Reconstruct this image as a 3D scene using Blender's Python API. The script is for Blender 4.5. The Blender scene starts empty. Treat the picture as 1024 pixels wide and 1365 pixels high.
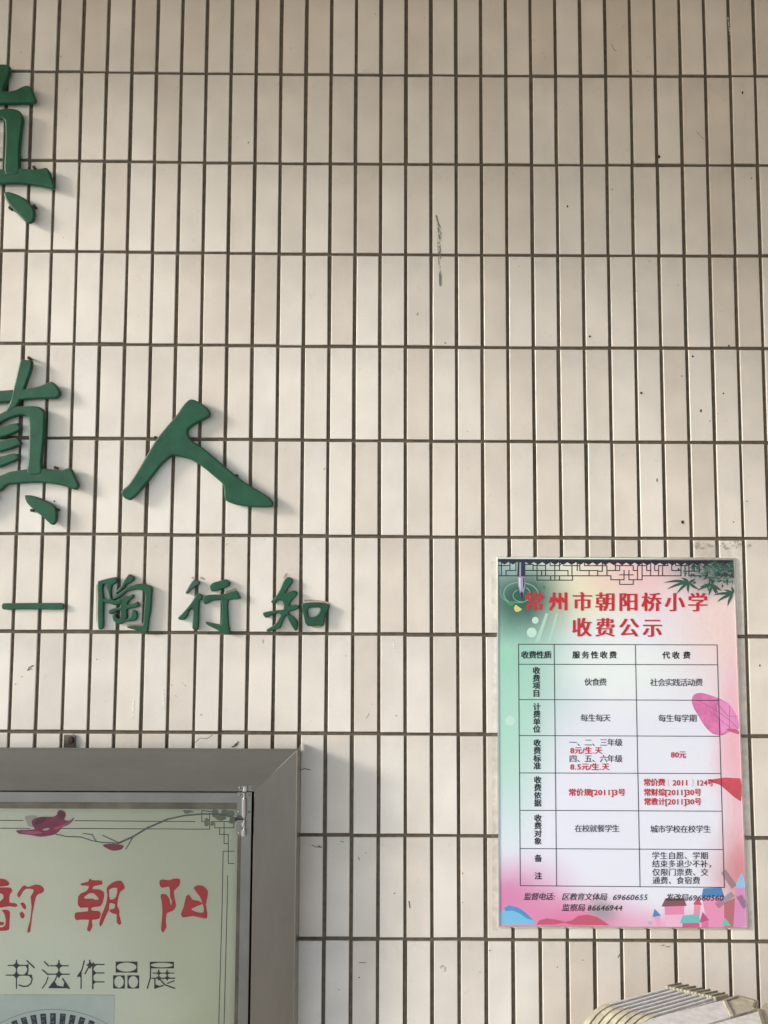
import bpy, bmesh, math, random
from mathutils import Vector, Matrix

# ------------------------------------------------------------------ camera
scene = bpy.context.scene
COL = scene.collection
PITCH = 0.064                      # tile pitch across (metres)
ROWK = 3.72224                     # tile pitch down / across
CX, CYR, CD, CZ = 15.124968, 20.220797, 31.858452, 1.75
YAW, PIT, ROL = -0.00128383, -0.08025230, 0.00442844
FPX = 1104.0
def _rot(y, p, r):
    cy, sy, cp, sp, cr, sr = math.cos(y), math.sin(y), math.cos(p), math.sin(p), math.cos(r), math.sin(r)
    Ry = Matrix(((cy, 0, sy), (0, 1, 0), (-sy, 0, cy)))
    Rx = Matrix(((1, 0, 0), (0, cp, -sp), (0, sp, cp)))
    Rz = Matrix(((cr, -sr, 0), (sr, cr, 0), (0, 0, 1)))
    return Rz @ Rx @ Ry
RM = _rot(YAW, PIT, ROL)
CAM = Vector((0, -CD * PITCH, CZ))
def _w(v): return Vector((v[0], v[2], -v[1]))
right, down, fwd = _w(RM[0]), _w(RM[1]), _w(RM[2])
cam_data = bpy.data.cameras.new('camera'); cam = bpy.data.objects.new('camera', cam_data); COL.objects.link(cam)
cam_data.sensor_fit = 'VERTICAL'; cam_data.sensor_height = 36; cam_data.sensor_width = 27
cam_data.lens = FPX / 1365 * 36; cam_data.clip_start = 0.05; cam_data.clip_end = 500
m3 = Matrix((right, -down, -fwd)).transposed()
cam.matrix_world = Matrix.Translation(CAM) @ m3.to_4x4()
scene.camera = cam

# ------------------------------------------------------------------ light
GRAZE, SLOPE = math.radians(16.5), math.radians(19.5)   # low broad sun raking along the wall from the left
sun_dir = Vector((math.cos(GRAZE) * math.cos(SLOPE), math.sin(GRAZE), -math.cos(GRAZE) * math.sin(SLOPE)))
world = bpy.data.worlds.new('World'); scene.world = world; world.use_nodes = True
wn = world.node_tree; bg = wn.nodes['Background']
sky = wn.nodes.new('ShaderNodeTexSky'); sky.sky_type = 'NISHITA'; sky.sun_disc = False
sky.sun_elevation = math.asin(-sun_dir.z)
sky.sun_rotation = math.atan2(-sun_dir.x, -sun_dir.y)
sky.air_density = 1.0; sky.dust_density = 0.6; sky.ozone_density = 1.0
wn.links.new(sky.outputs[0], bg.inputs[0]); bg.inputs[1].default_value = 0.12
sl = bpy.data.lights.new('sun', 'SUN'); sun = bpy.data.objects.new('sun', sl); COL.objects.link(sun)
sl.energy = 1.32; sl.angle = math.radians(10.5); sl.color = (1.0, 0.955, 0.885)
sun.rotation_euler = sun_dir.to_track_quat('-Z', 'Y').to_euler(); sun.location = (-6, -3, 5)
vs = scene.view_settings
scene.display_settings.display_device = 'sRGB'
vs.view_transform = 'Standard'; vs.look = 'None'; vs.exposure = 1.56; vs.gamma = 1; vs.use_curve_mapping = False
scene.cycles.max_bounces = 8

# ------------------------------------------------------------------ helpers
def P(px, py, d=0.0):
    """point at distance d in front of the wall seen at photo position px, py"""
    v = fwd + right * ((px - 512) / FPX) + down * ((py - 682.5) / FPX)
    t = (-d - CAM.y) / v.y
    return CAM + v * t
def PH(px, py, h):
    v = fwd + right * ((px - 512) / FPX) + down * ((py - 682.5) / FPX)
    return CAM + v * ((h - CAM.z) / v.z)
def zoom(x0, y0, s, pts): return [(x0 + a / s, y0 + b / s) for a, b in pts]
def lin(v):
    v /= 255.0
    return v / 12.92 if v <= 0.04045 else ((v + 0.055) / 1.055) ** 2.4
def c(r, g, b, k=1.0): return (min(lin(r) * k, .95), min(lin(g) * k, .95), min(lin(b) * k, .95), 1)

def tagit(o, label=None, cat=None, group=None, kind=None):
    if label: o['label'] = label
    if cat: o['category'] = cat
    if group: o['group'] = group
    if kind: o['kind'] = kind
    return o
def empty(name, loc, label, cat, group=None):
    o = bpy.data.objects.new(name, None); COL.objects.link(o); o.location = loc; o.empty_display_size = .05
    return tagit(o, label, cat, group)
def world_loc(o):
    v = Vector((0, 0, 0))
    while o: v += o.location; o = o.parent
    return v
def mesh(name, verts, faces, mat, parent=None, smooth=False, loc=None, uvs=None):
    """verts are world coordinates; the object's origin is loc (default: parent's origin)"""
    base = world_loc(parent) if parent else Vector((0, 0, 0))
    org = Vector(loc) if loc is not None else base
    me = bpy.data.meshes.new(name)
    me.from_pydata([tuple(Vector(v) - org) for v in verts], [], faces)
    me.materials.append(mat)
    if uvs:
        l = me.uv_layers.new(name='map'); i = 0
        for f in me.polygons:
            for vi in f.vertices: l.data[i].uv = uvs[vi]; i += 1
    if smooth:
        for f in me.polygons: f.use_smooth = True
    o = bpy.data.objects.new(name, me); COL.objects.link(o)
    if parent: o.parent = parent
    o.location = org - base
    return o
class MB:
    def __init__(s): s.v = []; s.f = []
    def add(s, v, f):
        n = len(s.v); s.v += [Vector(a) for a in v]; s.f += [tuple(i + n for i in q) for q in f]; return s
    def box(s, a, b, bev=0.0):
        a, b = Vector(a), Vector(b)
        bm = bmesh.new(); bmesh.ops.create_cube(bm, size=1)
        for v in bm.verts: v.co = Vector(((a[i] + b[i]) / 2 + v.co[i] * (b[i] - a[i]) for i in range(3)))
        if bev: bmesh.ops.bevel(bm, geom=bm.edges[:], offset=bev, segments=2, affect='EDGES')
        return s.bm(bm)
    def bm(s, bm):
        bm.verts.ensure_lookup_table(); bm.verts.index_update()
        s.add([v.co.copy() for v in bm.verts], [[v.index for v in f.verts] for f in bm.faces]); bm.free(); return s
    def tube(s, pts, r, n=10, rr=None, cap=True):
        pts = [Vector(p) for p in pts]; rings = []
        for i, p in enumerate(pts):
            t = (pts[min(i + 1, len(pts) - 1)] - pts[max(i - 1, 0)]).normalized()
            u = t.cross(Vector((0, 0, 1)))
            if u.length < 1e-3: u = t.cross(Vector((1, 0, 0)))
            u.normalize(); w = t.cross(u)
            q = rr[i] if rr else r
            rings.append([p + (u * math.cos(2 * math.pi * k / n) + w * math.sin(2 * math.pi * k / n)) * q for k in range(n)])
        vv = [x for g in rings for x in g]; ff = []
        for i in range(len(pts) - 1):
            for k in range(n): ff.append((i * n + k, i * n + (k + 1) % n, (i + 1) * n + (k + 1) % n, (i + 1) * n + k))
        if cap: ff += [tuple(range(n))[::-1], tuple((len(pts) - 1) * n + k for k in range(n))]
        return s.add(vv, ff)
    def poly(s, pts, d):                       # flat printed shape, photo positions, at depth d
        v = [P(x, y, d) for x, y in pts]
        return s.add(v, [tuple(range(len(v)))])
    def line(s, pts, w, d):                    # printed rule, w in photo pixels
        for (x0, y0), (x1, y1) in zip(pts, pts[1:]):
            dx, dy = x1 - x0, y1 - y0; L = math.hypot(dx, dy) or 1
            nx, ny = -dy / L * w / 2, dx / L * w / 2; ex, ey = dx / L * w / 2, dy / L * w / 2
            s.poly([(x0 + nx - ex, y0 + ny - ey), (x1 + nx + ex, y1 + ny + ey), (x1 - nx + ex, y1 - ny + ey), (x0 - nx - ex, y0 - ny - ey)], d)
            d += 4e-6
        return s
    def disc(s, x, y, rx, ry, d, n=20):
        return s.poly([(x + rx * math.cos(2 * math.pi * k / n), y + ry * math.sin(2 * math.pi * k / n)) for k in range(n)], d)
    def build(s, name, mat, parent=None, smooth=False, loc=None): return mesh(name, s.v, s.f, mat, parent, smooth, loc)

def smooth_loop(pts, sub=3):
    n = len(pts); out = []
    for i in range(n):
        p0, p1, p2, p3 = pts[i - 1], pts[i], pts[(i + 1) % n], pts[(i + 2) % n]
        # centripetal-ish damping keeps corners from overshooting
        d0 = math.dist(p0, p1) + 1e-6; d1 = math.dist(p1, p2) + 1e-6; d2 = math.dist(p2, p3) + 1e-6
        for k in range(sub):
            t = k / sub
            m1 = [((p1[j] - p0[j]) / d0 + (p2[j] - p1[j]) / d1) * .5 * min(d1, d0 * 1.2) * .8 for j in (0, 1)]
            m2 = [((p2[j] - p1[j]) / d1 + (p3[j] - p2[j]) / d2) * .5 * min(d1, d2 * 1.2) * .8 for j in (0, 1)]
            h00 = 2 * t**3 - 3 * t**2 + 1; h10 = t**3 - 2 * t**2 + t; h01 = -2 * t**3 + 3 * t**2; h11 = t**3 - t**2
            out.append(tuple(h00 * p1[j] + h10 * m1[j] + h01 * p2[j] + h11 * m2[j] for j in (0, 1)))
    return out
def eval_mesh(cu):
    o = bpy.data.objects.new('tmp', cu); COL.objects.link(o)
    dg = bpy.context.evaluated_depsgraph_get()
    me = bpy.data.meshes.new_from_object(o.evaluated_get(dg))
    v = [tuple(a.co) for a in me.vertices]; f = [tuple(p.vertices) for p in me.polygons]
    bpy.data.objects.remove(o); bpy.data.meshes.remove(me); bpy.data.curves.remove(cu)
    return v, f
def shape(loops, front, back=None, bev=0.0):
    """solid cut-out: loops in photo positions; front/back = distance from the wall"""
    cu = bpy.data.curves.new('s', 'CURVE'); cu.dimensions = '2D'; cu.fill_mode = 'BOTH'
    if back is not None:
        cu.extrude = ((front - back) / 2 - bev) * 100; cu.bevel_depth = bev * 100; cu.offset = -bev * 100; cu.bevel_resolution = 3
    for lp in loops:
        sp = cu.splines.new('POLY'); sp.points.add(len(lp) - 1); sp.use_cyclic_u = True
        for p, (x, y) in zip(sp.points, lp):
            q = P(x, y, front); p.co = (q.x * 100, q.z * 100, 0, 1)
    v, f = eval_mesh(cu)
    mid = (front + back) / 2 if back is not None else front
    return [Vector((a / 100, -mid - z / 100, b / 100)) for a, b, z in v], f

# text ---------------------------------------------------------------
_gc = {}
def glyphs(txt, bold, shear):
    k = (txt, bold, shear)
    if k not in _gc:
        cu = bpy.data.curves.new('t', 'FONT'); cu.body = txt; cu.resolution_u = 2; cu.shear = shear; cu.size = 100
        v, f = eval_mesh(cu); _gc[k] = ([tuple(q / 100 for q in a) for a in v], f)
    return _gc[k]
def bbox(v): return min(a[0] for a in v), max(a[0] for a in v), min(a[1] for a in v), max(a[1] for a in v)
_rx0, _rx1, _ry0, _ry1 = bbox(glyphs('国', 0.0, 0.0)[0])
REFH = _ry1 - _ry0; REFCX = (_rx0 + _rx1) / 2; REFCY = (_ry0 + _ry1) / 2
def weight(bold, fat=(0,)):
    if len(fat) > 1: return [(q, 0) for q in fat]
    if bold > .005: return [(-.33, 0), (.33, 0), (0, -.2), (0, .2)]
    return [(-.12, 0), (.12, 0)]
def put_glyph(mb, ch, x, y, size, d, bold=0.0, shear=0.0, wx=1.0, fat=(0,)):
    v, f = glyphs(ch, 0.0, shear); k = size * .94 / REFH; vv, ff = [], []
    for j, (fx, fy) in enumerate(weight(bold, fat)):
        n = len(vv); vv += [P(x + (a[0] - REFCX) * k * wx + fx, y - (a[1] - REFCY) * k + fy, d + j * 1e-5) for a in v]; ff += [tuple(i + n for i in q) for q in f]
    mb.add(vv, ff)
class Chars:
    """every printed character becomes an object of its own"""
    def __init__(s, m, parent, name='printed_character'): s.m, s.p, s.n = m, parent, name
    def add(s, v, f): MB().add(v, f).build(s.n, s.m, s.p)
def char_w(ch): return 1.0 if ord(ch) > 0x2E80 else (.58 if ch.isdigit() else .3)
def put_row(mb, txt, xs, y, size, d, **kw):
    for ch, x in zip(txt, xs): put_glyph(mb, ch, x, y, size, d, **kw)
def put_span(mb, txt, x0, x1, y, size, d, **kw):
    """CJK run: equal pitch from x0 to x1; mixed run: one string scaled to the span"""
    if all(ord(ch) > 0x2E80 for ch in txt):
        n = len(txt); p = (x1 - x0 - size) / max(n - 1, 1)
        put_row(mb, txt, [x0 + size / 2 + i * p for i in range(n)], y, size, d, **kw)
    else:
        tot = sum(char_w(q) for q in txt); k = (x1 - x0) / tot; x = x0
        for ch in txt:
            w = char_w(ch) * k
            v, f = glyphs(ch, 0.0, kw.get('shear', 0.0)); a0, a1, _, _ = bbox(v); g = size * .94 / REFH
            gx = min(1.12, max(.8, w * (.9 if ord(ch) > 0x2E80 else .84) / max((a1 - a0) * g, 1e-6))) if char_w(ch) > .4 and ch != '1' else 1.0
            vv, ff = [], []
            for j, (fx, fy) in enumerate(weight(kw.get('bold', 0.0))):
                n = len(vv); vv += [P(x + w / 2 + (a[0] - (a0 + a1) / 2) * g * gx + fx, y - (a[1] - REFCY) * g + fy, d + j * 1e-5) for a in v]; ff += [tuple(i + n for i in q) for q in f]
            mb.add(vv, ff)
            x += w

# ------------------------------------------------------------------ materials
def mat(name, col, rough=.6, metal=0.0, bump=0.0, bscale=200, var=0.0, vscale=20, coat=0.0, spec=.5, stretch=None):
    m = bpy.data.materials.new(name); m.use_nodes = True; nt = m.node_tree; b = nt.nodes['Principled BSDF']
    b.inputs['Base Color'].default_value = tuple(col[:3]) + (1,)
    b.inputs['Roughness'].default_value = rough; b.inputs['Metallic'].default_value = metal
    b.inputs['Coat Weight'].default_value = coat; b.inputs['Specular IOR Level'].default_value = spec
    if bump or var:
        g = nt.nodes.new('ShaderNodeNewGeometry'); mp = nt.nodes.new('ShaderNodeMapping')
        nt.links.new(g.outputs['Position'], mp.inputs[0])
        if stretch: mp.inputs['Scale'].default_value = stretch
    if var:
        n = nt.nodes.new('ShaderNodeTexNoise'); n.inputs['Scale'].default_value = vscale; n.inputs['Detail'].default_value = 8
        n.inputs['Roughness'].default_value = .65
        r = nt.nodes.new('ShaderNodeMapRange'); r.inputs['From Min'].default_value = .3; r.inputs['From Max'].default_value = .7
        r.inputs['To Min'].default_value = 1 - var; r.inputs['To Max'].default_value = 1 + var * .6
        x = nt.nodes.new('ShaderNodeVectorMath'); x.operation = 'SCALE'; x.inputs[0].default_value = tuple(col[:3])
        nt.links.new(mp.outputs[0], n.inputs['Vector']); nt.links.new(n.outputs[0], r.inputs[0]); nt.links.new(r.outputs[0], x.inputs['Scale'])
        nt.links.new(x.outputs[0], b.inputs['Base Color'])
    if bump:
        n2 = nt.nodes.new('ShaderNodeTexNoise'); n2.inputs['Scale'].default_value = bscale; n2.inputs['Detail'].default_value = 5
        bp = nt.nodes.new('ShaderNodeBump'); bp.inputs['Strength'].default_value = bump; bp.inputs['Distance'].default_value = .001
        nt.links.new(mp.outputs[0], n2.inputs['Vector']); nt.links.new(n2.outputs[0], bp.inputs['Height']); nt.links.new(bp.outputs[0], b.inputs['Normal'])
    return m

def tile_material():
    m = bpy.data.materials.new('glazed_tile'); m.use_nodes = True; nt = m.node_tree; N = nt.nodes; L = nt.links
    b = N['Principled BSDF']
    g = N.new('ShaderNodeNewGeometry'); oi = N.new('ShaderNodeObjectInfo')
    s = N.new('ShaderNodeMath'); s.operation = 'ADD'; L.new(g.outputs['Random Per Island'], s.inputs[0]); L.new(oi.outputs['Random'], s.inputs[1])
    fr = N.new('ShaderNodeMath'); fr.operation = 'FRACT'; L.new(s.outputs[0], fr.inputs[0])
    # per-tile shade
    ramp = N.new('ShaderNodeValToRGB'); ramp.color_ramp.elements[0].color = (.672, .600, .532, 1); ramp.color_ramp.elements[1].color = (.770, .717, .664, 1)
    e = ramp.color_ramp.elements.new(.5); e.color = (.721, .661, .600, 1)
    L.new(fr.outputs[0], ramp.inputs[0])
    # cloudy glaze, shifted per tile
    off = N.new('ShaderNodeVectorMath'); off.operation = 'ADD'; L.new(g.outputs['Position'], off.inputs[0])
    comb = N.new('ShaderNodeCombineXYZ'); mul = N.new('ShaderNodeMath'); mul.operation = 'MULTIPLY'; mul.inputs[1].default_value = 37.0
    L.new(fr.outputs[0], mul.inputs[0]); L.new(mul.outputs[0], comb.inputs[1]); L.new(comb.outputs[0], off.inputs[1])
    def noise(scale, detail, lo, hi, a, bb, src, rough=.6):
        n = N.new('ShaderNodeTexNoise'); n.inputs['Scale'].default_value = scale; n.inputs['Detail'].default_value = detail; n.inputs['Roughness'].default_value = rough
        L.new(src, n.inputs['Vector'])
        r = N.new('ShaderNodeMapRange'); r.inputs['From Min'].default_value = lo; r.inputs['From Max'].default_value = hi
        r.inputs['To Min'].default_value = a; r.inputs['To Max'].default_value = bb; L.new(n.outputs[0], r.inputs[0])
        return r.outputs[0]
    cl = noise(9, 1.5, .3, .7, .915, 1.035, off.outputs[0])
    fine = noise(260, 4, .3, .7, .965, 1.02, g.outputs['Position'])
    big = noise(1.7, 3, .3, .7, .95, 1.04, g.outputs['Position'])
    spk = noise(75, 2, .775, .80, 1.0, .55, g.outputs['Position'], .5)      # tiny dirt flecks
    # each slab fires a little darker towards its head
    sz = N.new('ShaderNodeSeparateXYZ'); L.new(g.outputs['Position'], sz.inputs[0])
    ma = N.new('ShaderNodeMath'); ma.operation = 'MULTIPLY_ADD'; ma.inputs[1].default_value = 1 / (ROWK * PITCH); ma.inputs[2].default_value = 20 - (CZ + CYR * PITCH) / (ROWK * PITCH) + .012
    L.new(sz.outputs[2], ma.inputs[0]); mf = N.new('ShaderNodeMath'); mf.operation = 'FRACT'; L.new(ma.outputs[0], mf.inputs[0])
    hr = N.new('ShaderNodeMapRange'); hr.interpolation_type = 'SMOOTHSTEP'; hr.inputs['From Min'].default_value = .62; hr.inputs['From Max'].default_value = .97; L.new(mf.outputs[0], hr.inputs[0])
    hn = noise(9, 3, .38, .66, 0, .17, off.outputs[0]); hm = N.new('ShaderNodeMath'); hm.operation = 'MULTIPLY'; L.new(hr.outputs[0], hm.inputs[0]); L.new(hn, hm.inputs[1])
    hs = N.new('ShaderNodeMath'); hs.operation = 'SUBTRACT'; hs.inputs[0].default_value = 1.0; L.new(hm.outputs[0], hs.inputs[1])
    k = cl
    for q in (fine, big, spk, hs.outputs[0]):
        t = N.new('ShaderNodeMath'); t.operation = 'MULTIPLY'; L.new(k, t.inputs[0]); L.new(q, t.inputs[1]); k = t.outputs[0]
    x = N.new('ShaderNodeVectorMath'); x.operation = 'SCALE'; L.new(ramp.outputs[0], x.inputs[0]); L.new(k, x.inputs['Scale'])
    # rain-wash film: a little warmer in drifting vertical runs
    mp = N.new('ShaderNodeMapping'); mp.inputs['Scale'].default_value = (9, 1, 1.2); L.new(g.outputs['Position'], mp.inputs[0])
    run = noise(1.0, 5, .5, .75, 0, .35, mp.outputs[0])
    mx = N.new('ShaderNodeMix'); mx.data_type = 'RGBA'; mx.blend_type = 'MULTIPLY'
    L.new(run, mx.inputs[0]); L.new(x.outputs[0], mx.inputs[6]); mx.inputs[7].default_value = (.9, .85, .78, 1)
    L.new(mx.outputs[2], b.inputs['Base Color'])
    rg = noise(30, 4, .3, .7, .27, .45, off.outputs[0]); L.new(rg, b.inputs['Roughness'])
    n2 = N.new('ShaderNodeTexNoise'); n2.inputs['Scale'].default_value = 22; n2.inputs['Detail'].default_value = 2; L.new(off.outputs[0], n2.inputs['Vector'])
    n3 = N.new('ShaderNodeTexNoise'); n3.inputs['Scale'].default_value = 700; n3.inputs['Detail'].default_value = 2; L.new(g.outputs['Position'], n3.inputs['Vector'])
    b1 = N.new('ShaderNodeBump'); b1.inputs['Strength'].default_value = .35; b1.inputs['Distance'].default_value = .002; L.new(n2.outputs[0], b1.inputs['Height'])
    b2 = N.new('ShaderNodeBump'); b2.inputs['Strength'].default_value = .05; b2.inputs['Distance'].default_value = .0005; L.new(n3.outputs[0], b2.inputs['Height']); L.new(b1.outputs[0], b2.inputs['Normal'])
    L.new(b2.outputs[0], b.inputs['Normal'])
    return m
M_TILE = tile_material()
M_GROUT = mat('cement_grout', (.122, .098, .070), .9, bump=.9, bscale=500, var=.4, vscale=60)
M_GREEN = mat('green_paint', (.009, .078, .038), .45, bump=.12, bscale=220, var=.3, vscale=28, spec=.35)
def dusty(m, dust=(.13, .10, .075, 1)):
    """settled dust on faces that look up"""
    nt = m.node_tree; b = nt.nodes['Principled BSDF']; src = b.inputs['Base Color'].links[0].from_socket
    g = nt.nodes.new('ShaderNodeNewGeometry'); sp = nt.nodes.new('ShaderNodeSeparateXYZ'); nt.links.new(g.outputs['True Normal'], sp.inputs[0])
    r = nt.nodes.new('ShaderNodeMapRange'); r.inputs['From Min'].default_value = .12; r.inputs['From Max'].default_value = .9; r.inputs['To Max'].default_value = .75
    nt.links.new(sp.outputs[2], r.inputs[0]); mx = nt.nodes.new('ShaderNodeMix'); mx.data_type = 'RGBA'; nt.links.new(r.outputs[0], mx.inputs[0])
    nt.links.new(src, mx.inputs[6]); mx.inputs[7].default_value = dust; nt.links.new(mx.outputs[2], b.inputs['Base Color'])
dusty(M_GREEN)
M_GREEN_DK = mat('green_paint_bare', (.028, .085, .062), .5, var=.2, vscale=60)
M_RUST = mat('rusty_steel', (.045, .026, .018), .85, bump=.6, bscale=600, var=.4, vscale=200)
M_STEEL = mat('brushed_steel', (.262, .232, .195), .29, 1.0, bump=.06, bscale=40, var=.13, vscale=3.2, stretch=(1, 1, 4))
M_STEEL_UP = mat('brushed_steel_upright', (.262, .232, .195), .29, 1.0, bump=.06, bscale=40, var=.13, vscale=3.2, stretch=(4, 1, 1))
M_BEAD = mat('shaded_steel_bead', (.16, .14, .115), .4, 1.0, var=.4, vscale=14)  # bead steel, darkened to stand for the shadow under the top rail
M_STEEL_V = mat('brushed_steel_door', (.30, .285, .255), .3, 1.0, bump=.06, bscale=90, var=.15, vscale=9)
M_CHROME = mat('bright_steel', (.58, .57, .55), .27, 1.0)
M_ALU = mat('aluminium_trim', (.82, .82, .82), .22, 1.0, var=.08, vscale=30)
M_DARK = mat('dark_gap', (.02, .018, .016), .8)
M_SIDE = mat('added_side_render', (.17, .15, .13), .9, bump=.3, bscale=40, var=.1, vscale=2)
M_SOFFIT = mat('added_soffit_render', (.37, .265, .17), .9, bump=.3, bscale=40, var=.1, vscale=2)
M_GROUND = mat('concrete_paving', (.54, .53, .50), .85, bump=.5, bscale=30, var=.2, vscale=3)
M_CREAM = mat('cream_plastic', (.50, .455, .34), .5, bump=.3, bscale=250, var=.42, vscale=35)
M_CREAM_DK = mat('cream_plastic_grimy', (.27, .24, .175), .6, bump=.25, bscale=250, var=.3, vscale=35)
M_GALV = mat('weathered_aluminium', (.74, .725, .69), .5, .15, bump=.25, bscale=180, var=.22, vscale=60)
def ink(name, r, g, b, k=1.0, rough=.4, var=0.0): return mat(name, c(r, g, b, k), rough, var=var, vscale=60)
K = 1.02

# ------------------------------------------------------------------ ground, added light-shaping canopy and side wall
gm = MB(); gm.add([(-60, -60, 0), (60, -60, 0), (60, .3, 0), (-60, .3, 0)], [(0, 1, 2, 3)])
tagit(gm.build('ground', M_GROUND), 'pale concrete paving in front of the tiled wall', kind='structure')
cn = empty('added_canopy', (0, -2.0, 3.72), 'unseen flat beige canopy slab added overhead to shade the top of the tiled wall', 'canopy')  # unseen slab, placed and tinted to darken and warm the wall top
MB().box((-3.3, -3.5, 3.72), (4.6, -.001, 3.94), .01).build('shade_slab', M_SOFFIT, cn)
MB().box((-3.34, -3.56, 3.66), (4.6, -3.502, 4.05)).build('shade_slab_edge', M_SOFFIT, cn)
sw = empty('added_side_wall', (1.75, -1.6, 0), 'unseen brown wall added right of the tiles to dim and tint the light there', 'wall')  # unseen wall, added to block and brown the light from the right
MB().box((1.7, -3.2, 0), (1.95, -.001, 3.718)).build('added_wall_face', M_SIDE, sw)

# ------------------------------------------------------------------ tiled wall
KX = [-0.366, 0.822, 0.041, -0.025, -0.565, -1.119, 1.594, 1.23, 0.377, -0.598]
KY = [0.032, -0.687, 0.676, 0.131, 1.463, 0.104, -0.303, -0.851, 1.857, -0.198]
EXPS = [(i, j) for i in range(4) for j in range(4) if i + j <= 3]
def grid(cc, rr):
    """centre of joint crossing cc, rr on the wall; the setting-out wanders a little, as laid"""
    a = max(-1, min(1, (cc - 15) / 15)); b = max(-1, min(1, (rr - 4.5) / 4.5))
    dx = sum(k * a**i * b**j for k, (i, j) in zip(KX, EXPS)); dy = sum(k * a**i * b**j for k, (i, j) in zip(KY, EXPS))
    s = PITCH / 34.5
    return (cc - CX) * PITCH + dx * s, CZ - (rr * ROWK - CYR) * PITCH - dy * s
wall = empty('tiled_wall', (0, 0, 0), 'building wall faced with upright cream glazed tiles in dark grout', 'wall')
MB().box((-4.2, 0, 0), (4.2, .25, 4.4)).build('grout_bed', M_GROUT, wall)
TH = .0038; GX, GZ = .0088, .0082
def tile_geo(w, h, th=TH, b=.0013):
    x, z, xi, zi = w / 2, h / 2, w / 2 - b, h / 2 - b; y1, y2 = -th + b * .9, -th
    v = [(-x, 0.001, -z), (x, 0.001, -z), (x, 0.001, z), (-x, 0.001, z), (-x, y1, -z), (x, y1, -z), (x, y1, z), (-x, y1, z), (-xi, y2, -zi), (xi, y2, -zi), (xi, y2, zi), (-xi, y2, zi)]
    f = [(8, 9, 10, 11)]
    for i in range(4):
        j = (i + 1) % 4
        f += [(i, j, j + 4, i + 4), (i + 4, j + 4, j + 8, i + 8)]
    return v, f
TW, THH = PITCH - GX, PITCH * ROWK - GZ
tv, tf = tile_geo(TW, THH)
tmeshes = []
rnd = random.Random(5)
for k in range(6):                     # slightly different slabs
    me = bpy.data.meshes.new('tile')
    tw, thh = TW + rnd.uniform(-.0011, .0007), THH + rnd.uniform(-.0013, .0008)
    v, f = tile_geo(tw, thh, TH + rnd.uniform(-.0004, .0004), rnd.uniform(.0007, .0011)); me.from_pydata(v, [], f); me.materials.append(M_TILE); tmeshes.append(me)
def hidden(x, z):                      # behind the notice or the case (fully)
    return (P(664, 0).x + .04 < x < P(985, 0).x - .03 and P(0, 1237).z + .13 < z < P(0, 745).z - .13) or (x < P(396, 1100).x - .035 and z < P(0, 996).z - .13)
cand, rest = [], []
for r in range(-6, 17):
    for cc in range(-50, 80):
        xs = [grid(cc, r), grid(cc + 1, r), grid(cc, r + 1), grid(cc + 1, r + 1)]
        x = sum(q[0] for q in xs) / 4; z = sum(q[1] for q in xs) / 4
        if z - THH / 2 < 0.0 or z + THH / 2 > 4.4 or abs(x) > 4.15: continue
        tilt = math.atan2((xs[0][0] + xs[1][0] - xs[2][0] - xs[3][0]) / 2, PITCH * ROWK)
        roll = math.atan2(xs[1][1] - xs[0][1], PITCH)
        rec = (x, z, tilt, roll * .6)
        px0, px1 = -0.97, 1.04
        vis = -0.99 < x < 1.06 and P(0, 1365).z - .1 < z < P(0, 0).z + .1
        (cand if vis and not hidden(x, z) else rest).append(rec)
cand.sort(key=lambda t: (t[1], abs(t[0])))
rest += cand[300:]; cand = cand[:300]
for i, (x, z, tl, rl) in enumerate(cand):
    o = bpy.data.objects.new('tile', tmeshes[rnd.randrange(6)]); COL.objects.link(o); o.parent = wall
    o.location = (x + rnd.gauss(0, .00035), -.0004 + rnd.gauss(0, .0003), z + rnd.gauss(0, .0004))
    o.rotation_euler = (rnd.gauss(0, .0035), tl + rnd.gauss(0, .0018), rnd.gauss(0, .010))
tb = MB()
for (x, z, tl, rl) in rest:
    x += rnd.gauss(0, .00035); z += rnd.gauss(0, .0004); s_, c_ = math.sin(tl), math.cos(tl)
    tz = rnd.gauss(0, .005); tx = rnd.gauss(0, .0022)
    tb.add([(x + a * c_ + d * s_, b - a * tz + d * tx, z + d * c_ - a * s_) for a, b, d in tv], tf)
tagit(tb.build('tile_field', M_TILE, wall), kind='stuff')

# marks on the tiles ------------------------------------------------
def stain_mat(name, col, a_lo, a_hi, scale, amax=1.0, stretch=(1, 1, 1)):
    m = mat(name, col, .7); nt = m.node_tree; b = nt.nodes['Principled BSDF']
    g = nt.nodes.new('ShaderNodeNewGeometry'); mp = nt.nodes.new('ShaderNodeMapping'); mp.inputs['Scale'].default_value = stretch
    n = nt.nodes.new('ShaderNodeTexNoise'); n.inputs['Scale'].default_value = scale; n.inputs['Detail'].default_value = 6
    r = nt.nodes.new('ShaderNodeMapRange'); r.inputs['From Min'].default_value = a_lo; r.inputs['From Max'].default_value = a_hi; r.inputs['To Max'].default_value = amax
    nt.links.new(g.outputs['Position'], mp.inputs[0]); nt.links.new(mp.outputs[0], n.inputs['Vector']); nt.links.new(n.outputs[0], r.inputs[0]); nt.links.new(r.outputs[0], b.inputs['Alpha'])
    return m
M_SCUFF = stain_mat('green_grey_smear', (.22, .23, .18), .38, .62, 300, .75, (1, 1, .35))
M_DIRT = mat('dark_dirt', (.03, .027, .022), .9)
M_FAINT = stain_mat('faint_scratch', (.16, .15, .13), .42, .6, 400, .8)
M_GLUE = stain_mat('glue_residue', (.42, .38, .33), .46, .6, 120, .55)
M_TAPE_GREY = stain_mat('tape_and_grey_film', (.50, .46, .39), .35, .65, 45, .22)
M_CHALK = stain_mat('white_drip', (.85, .85, .82), .4, .6, 200, .8)
DT = .0050
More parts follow.
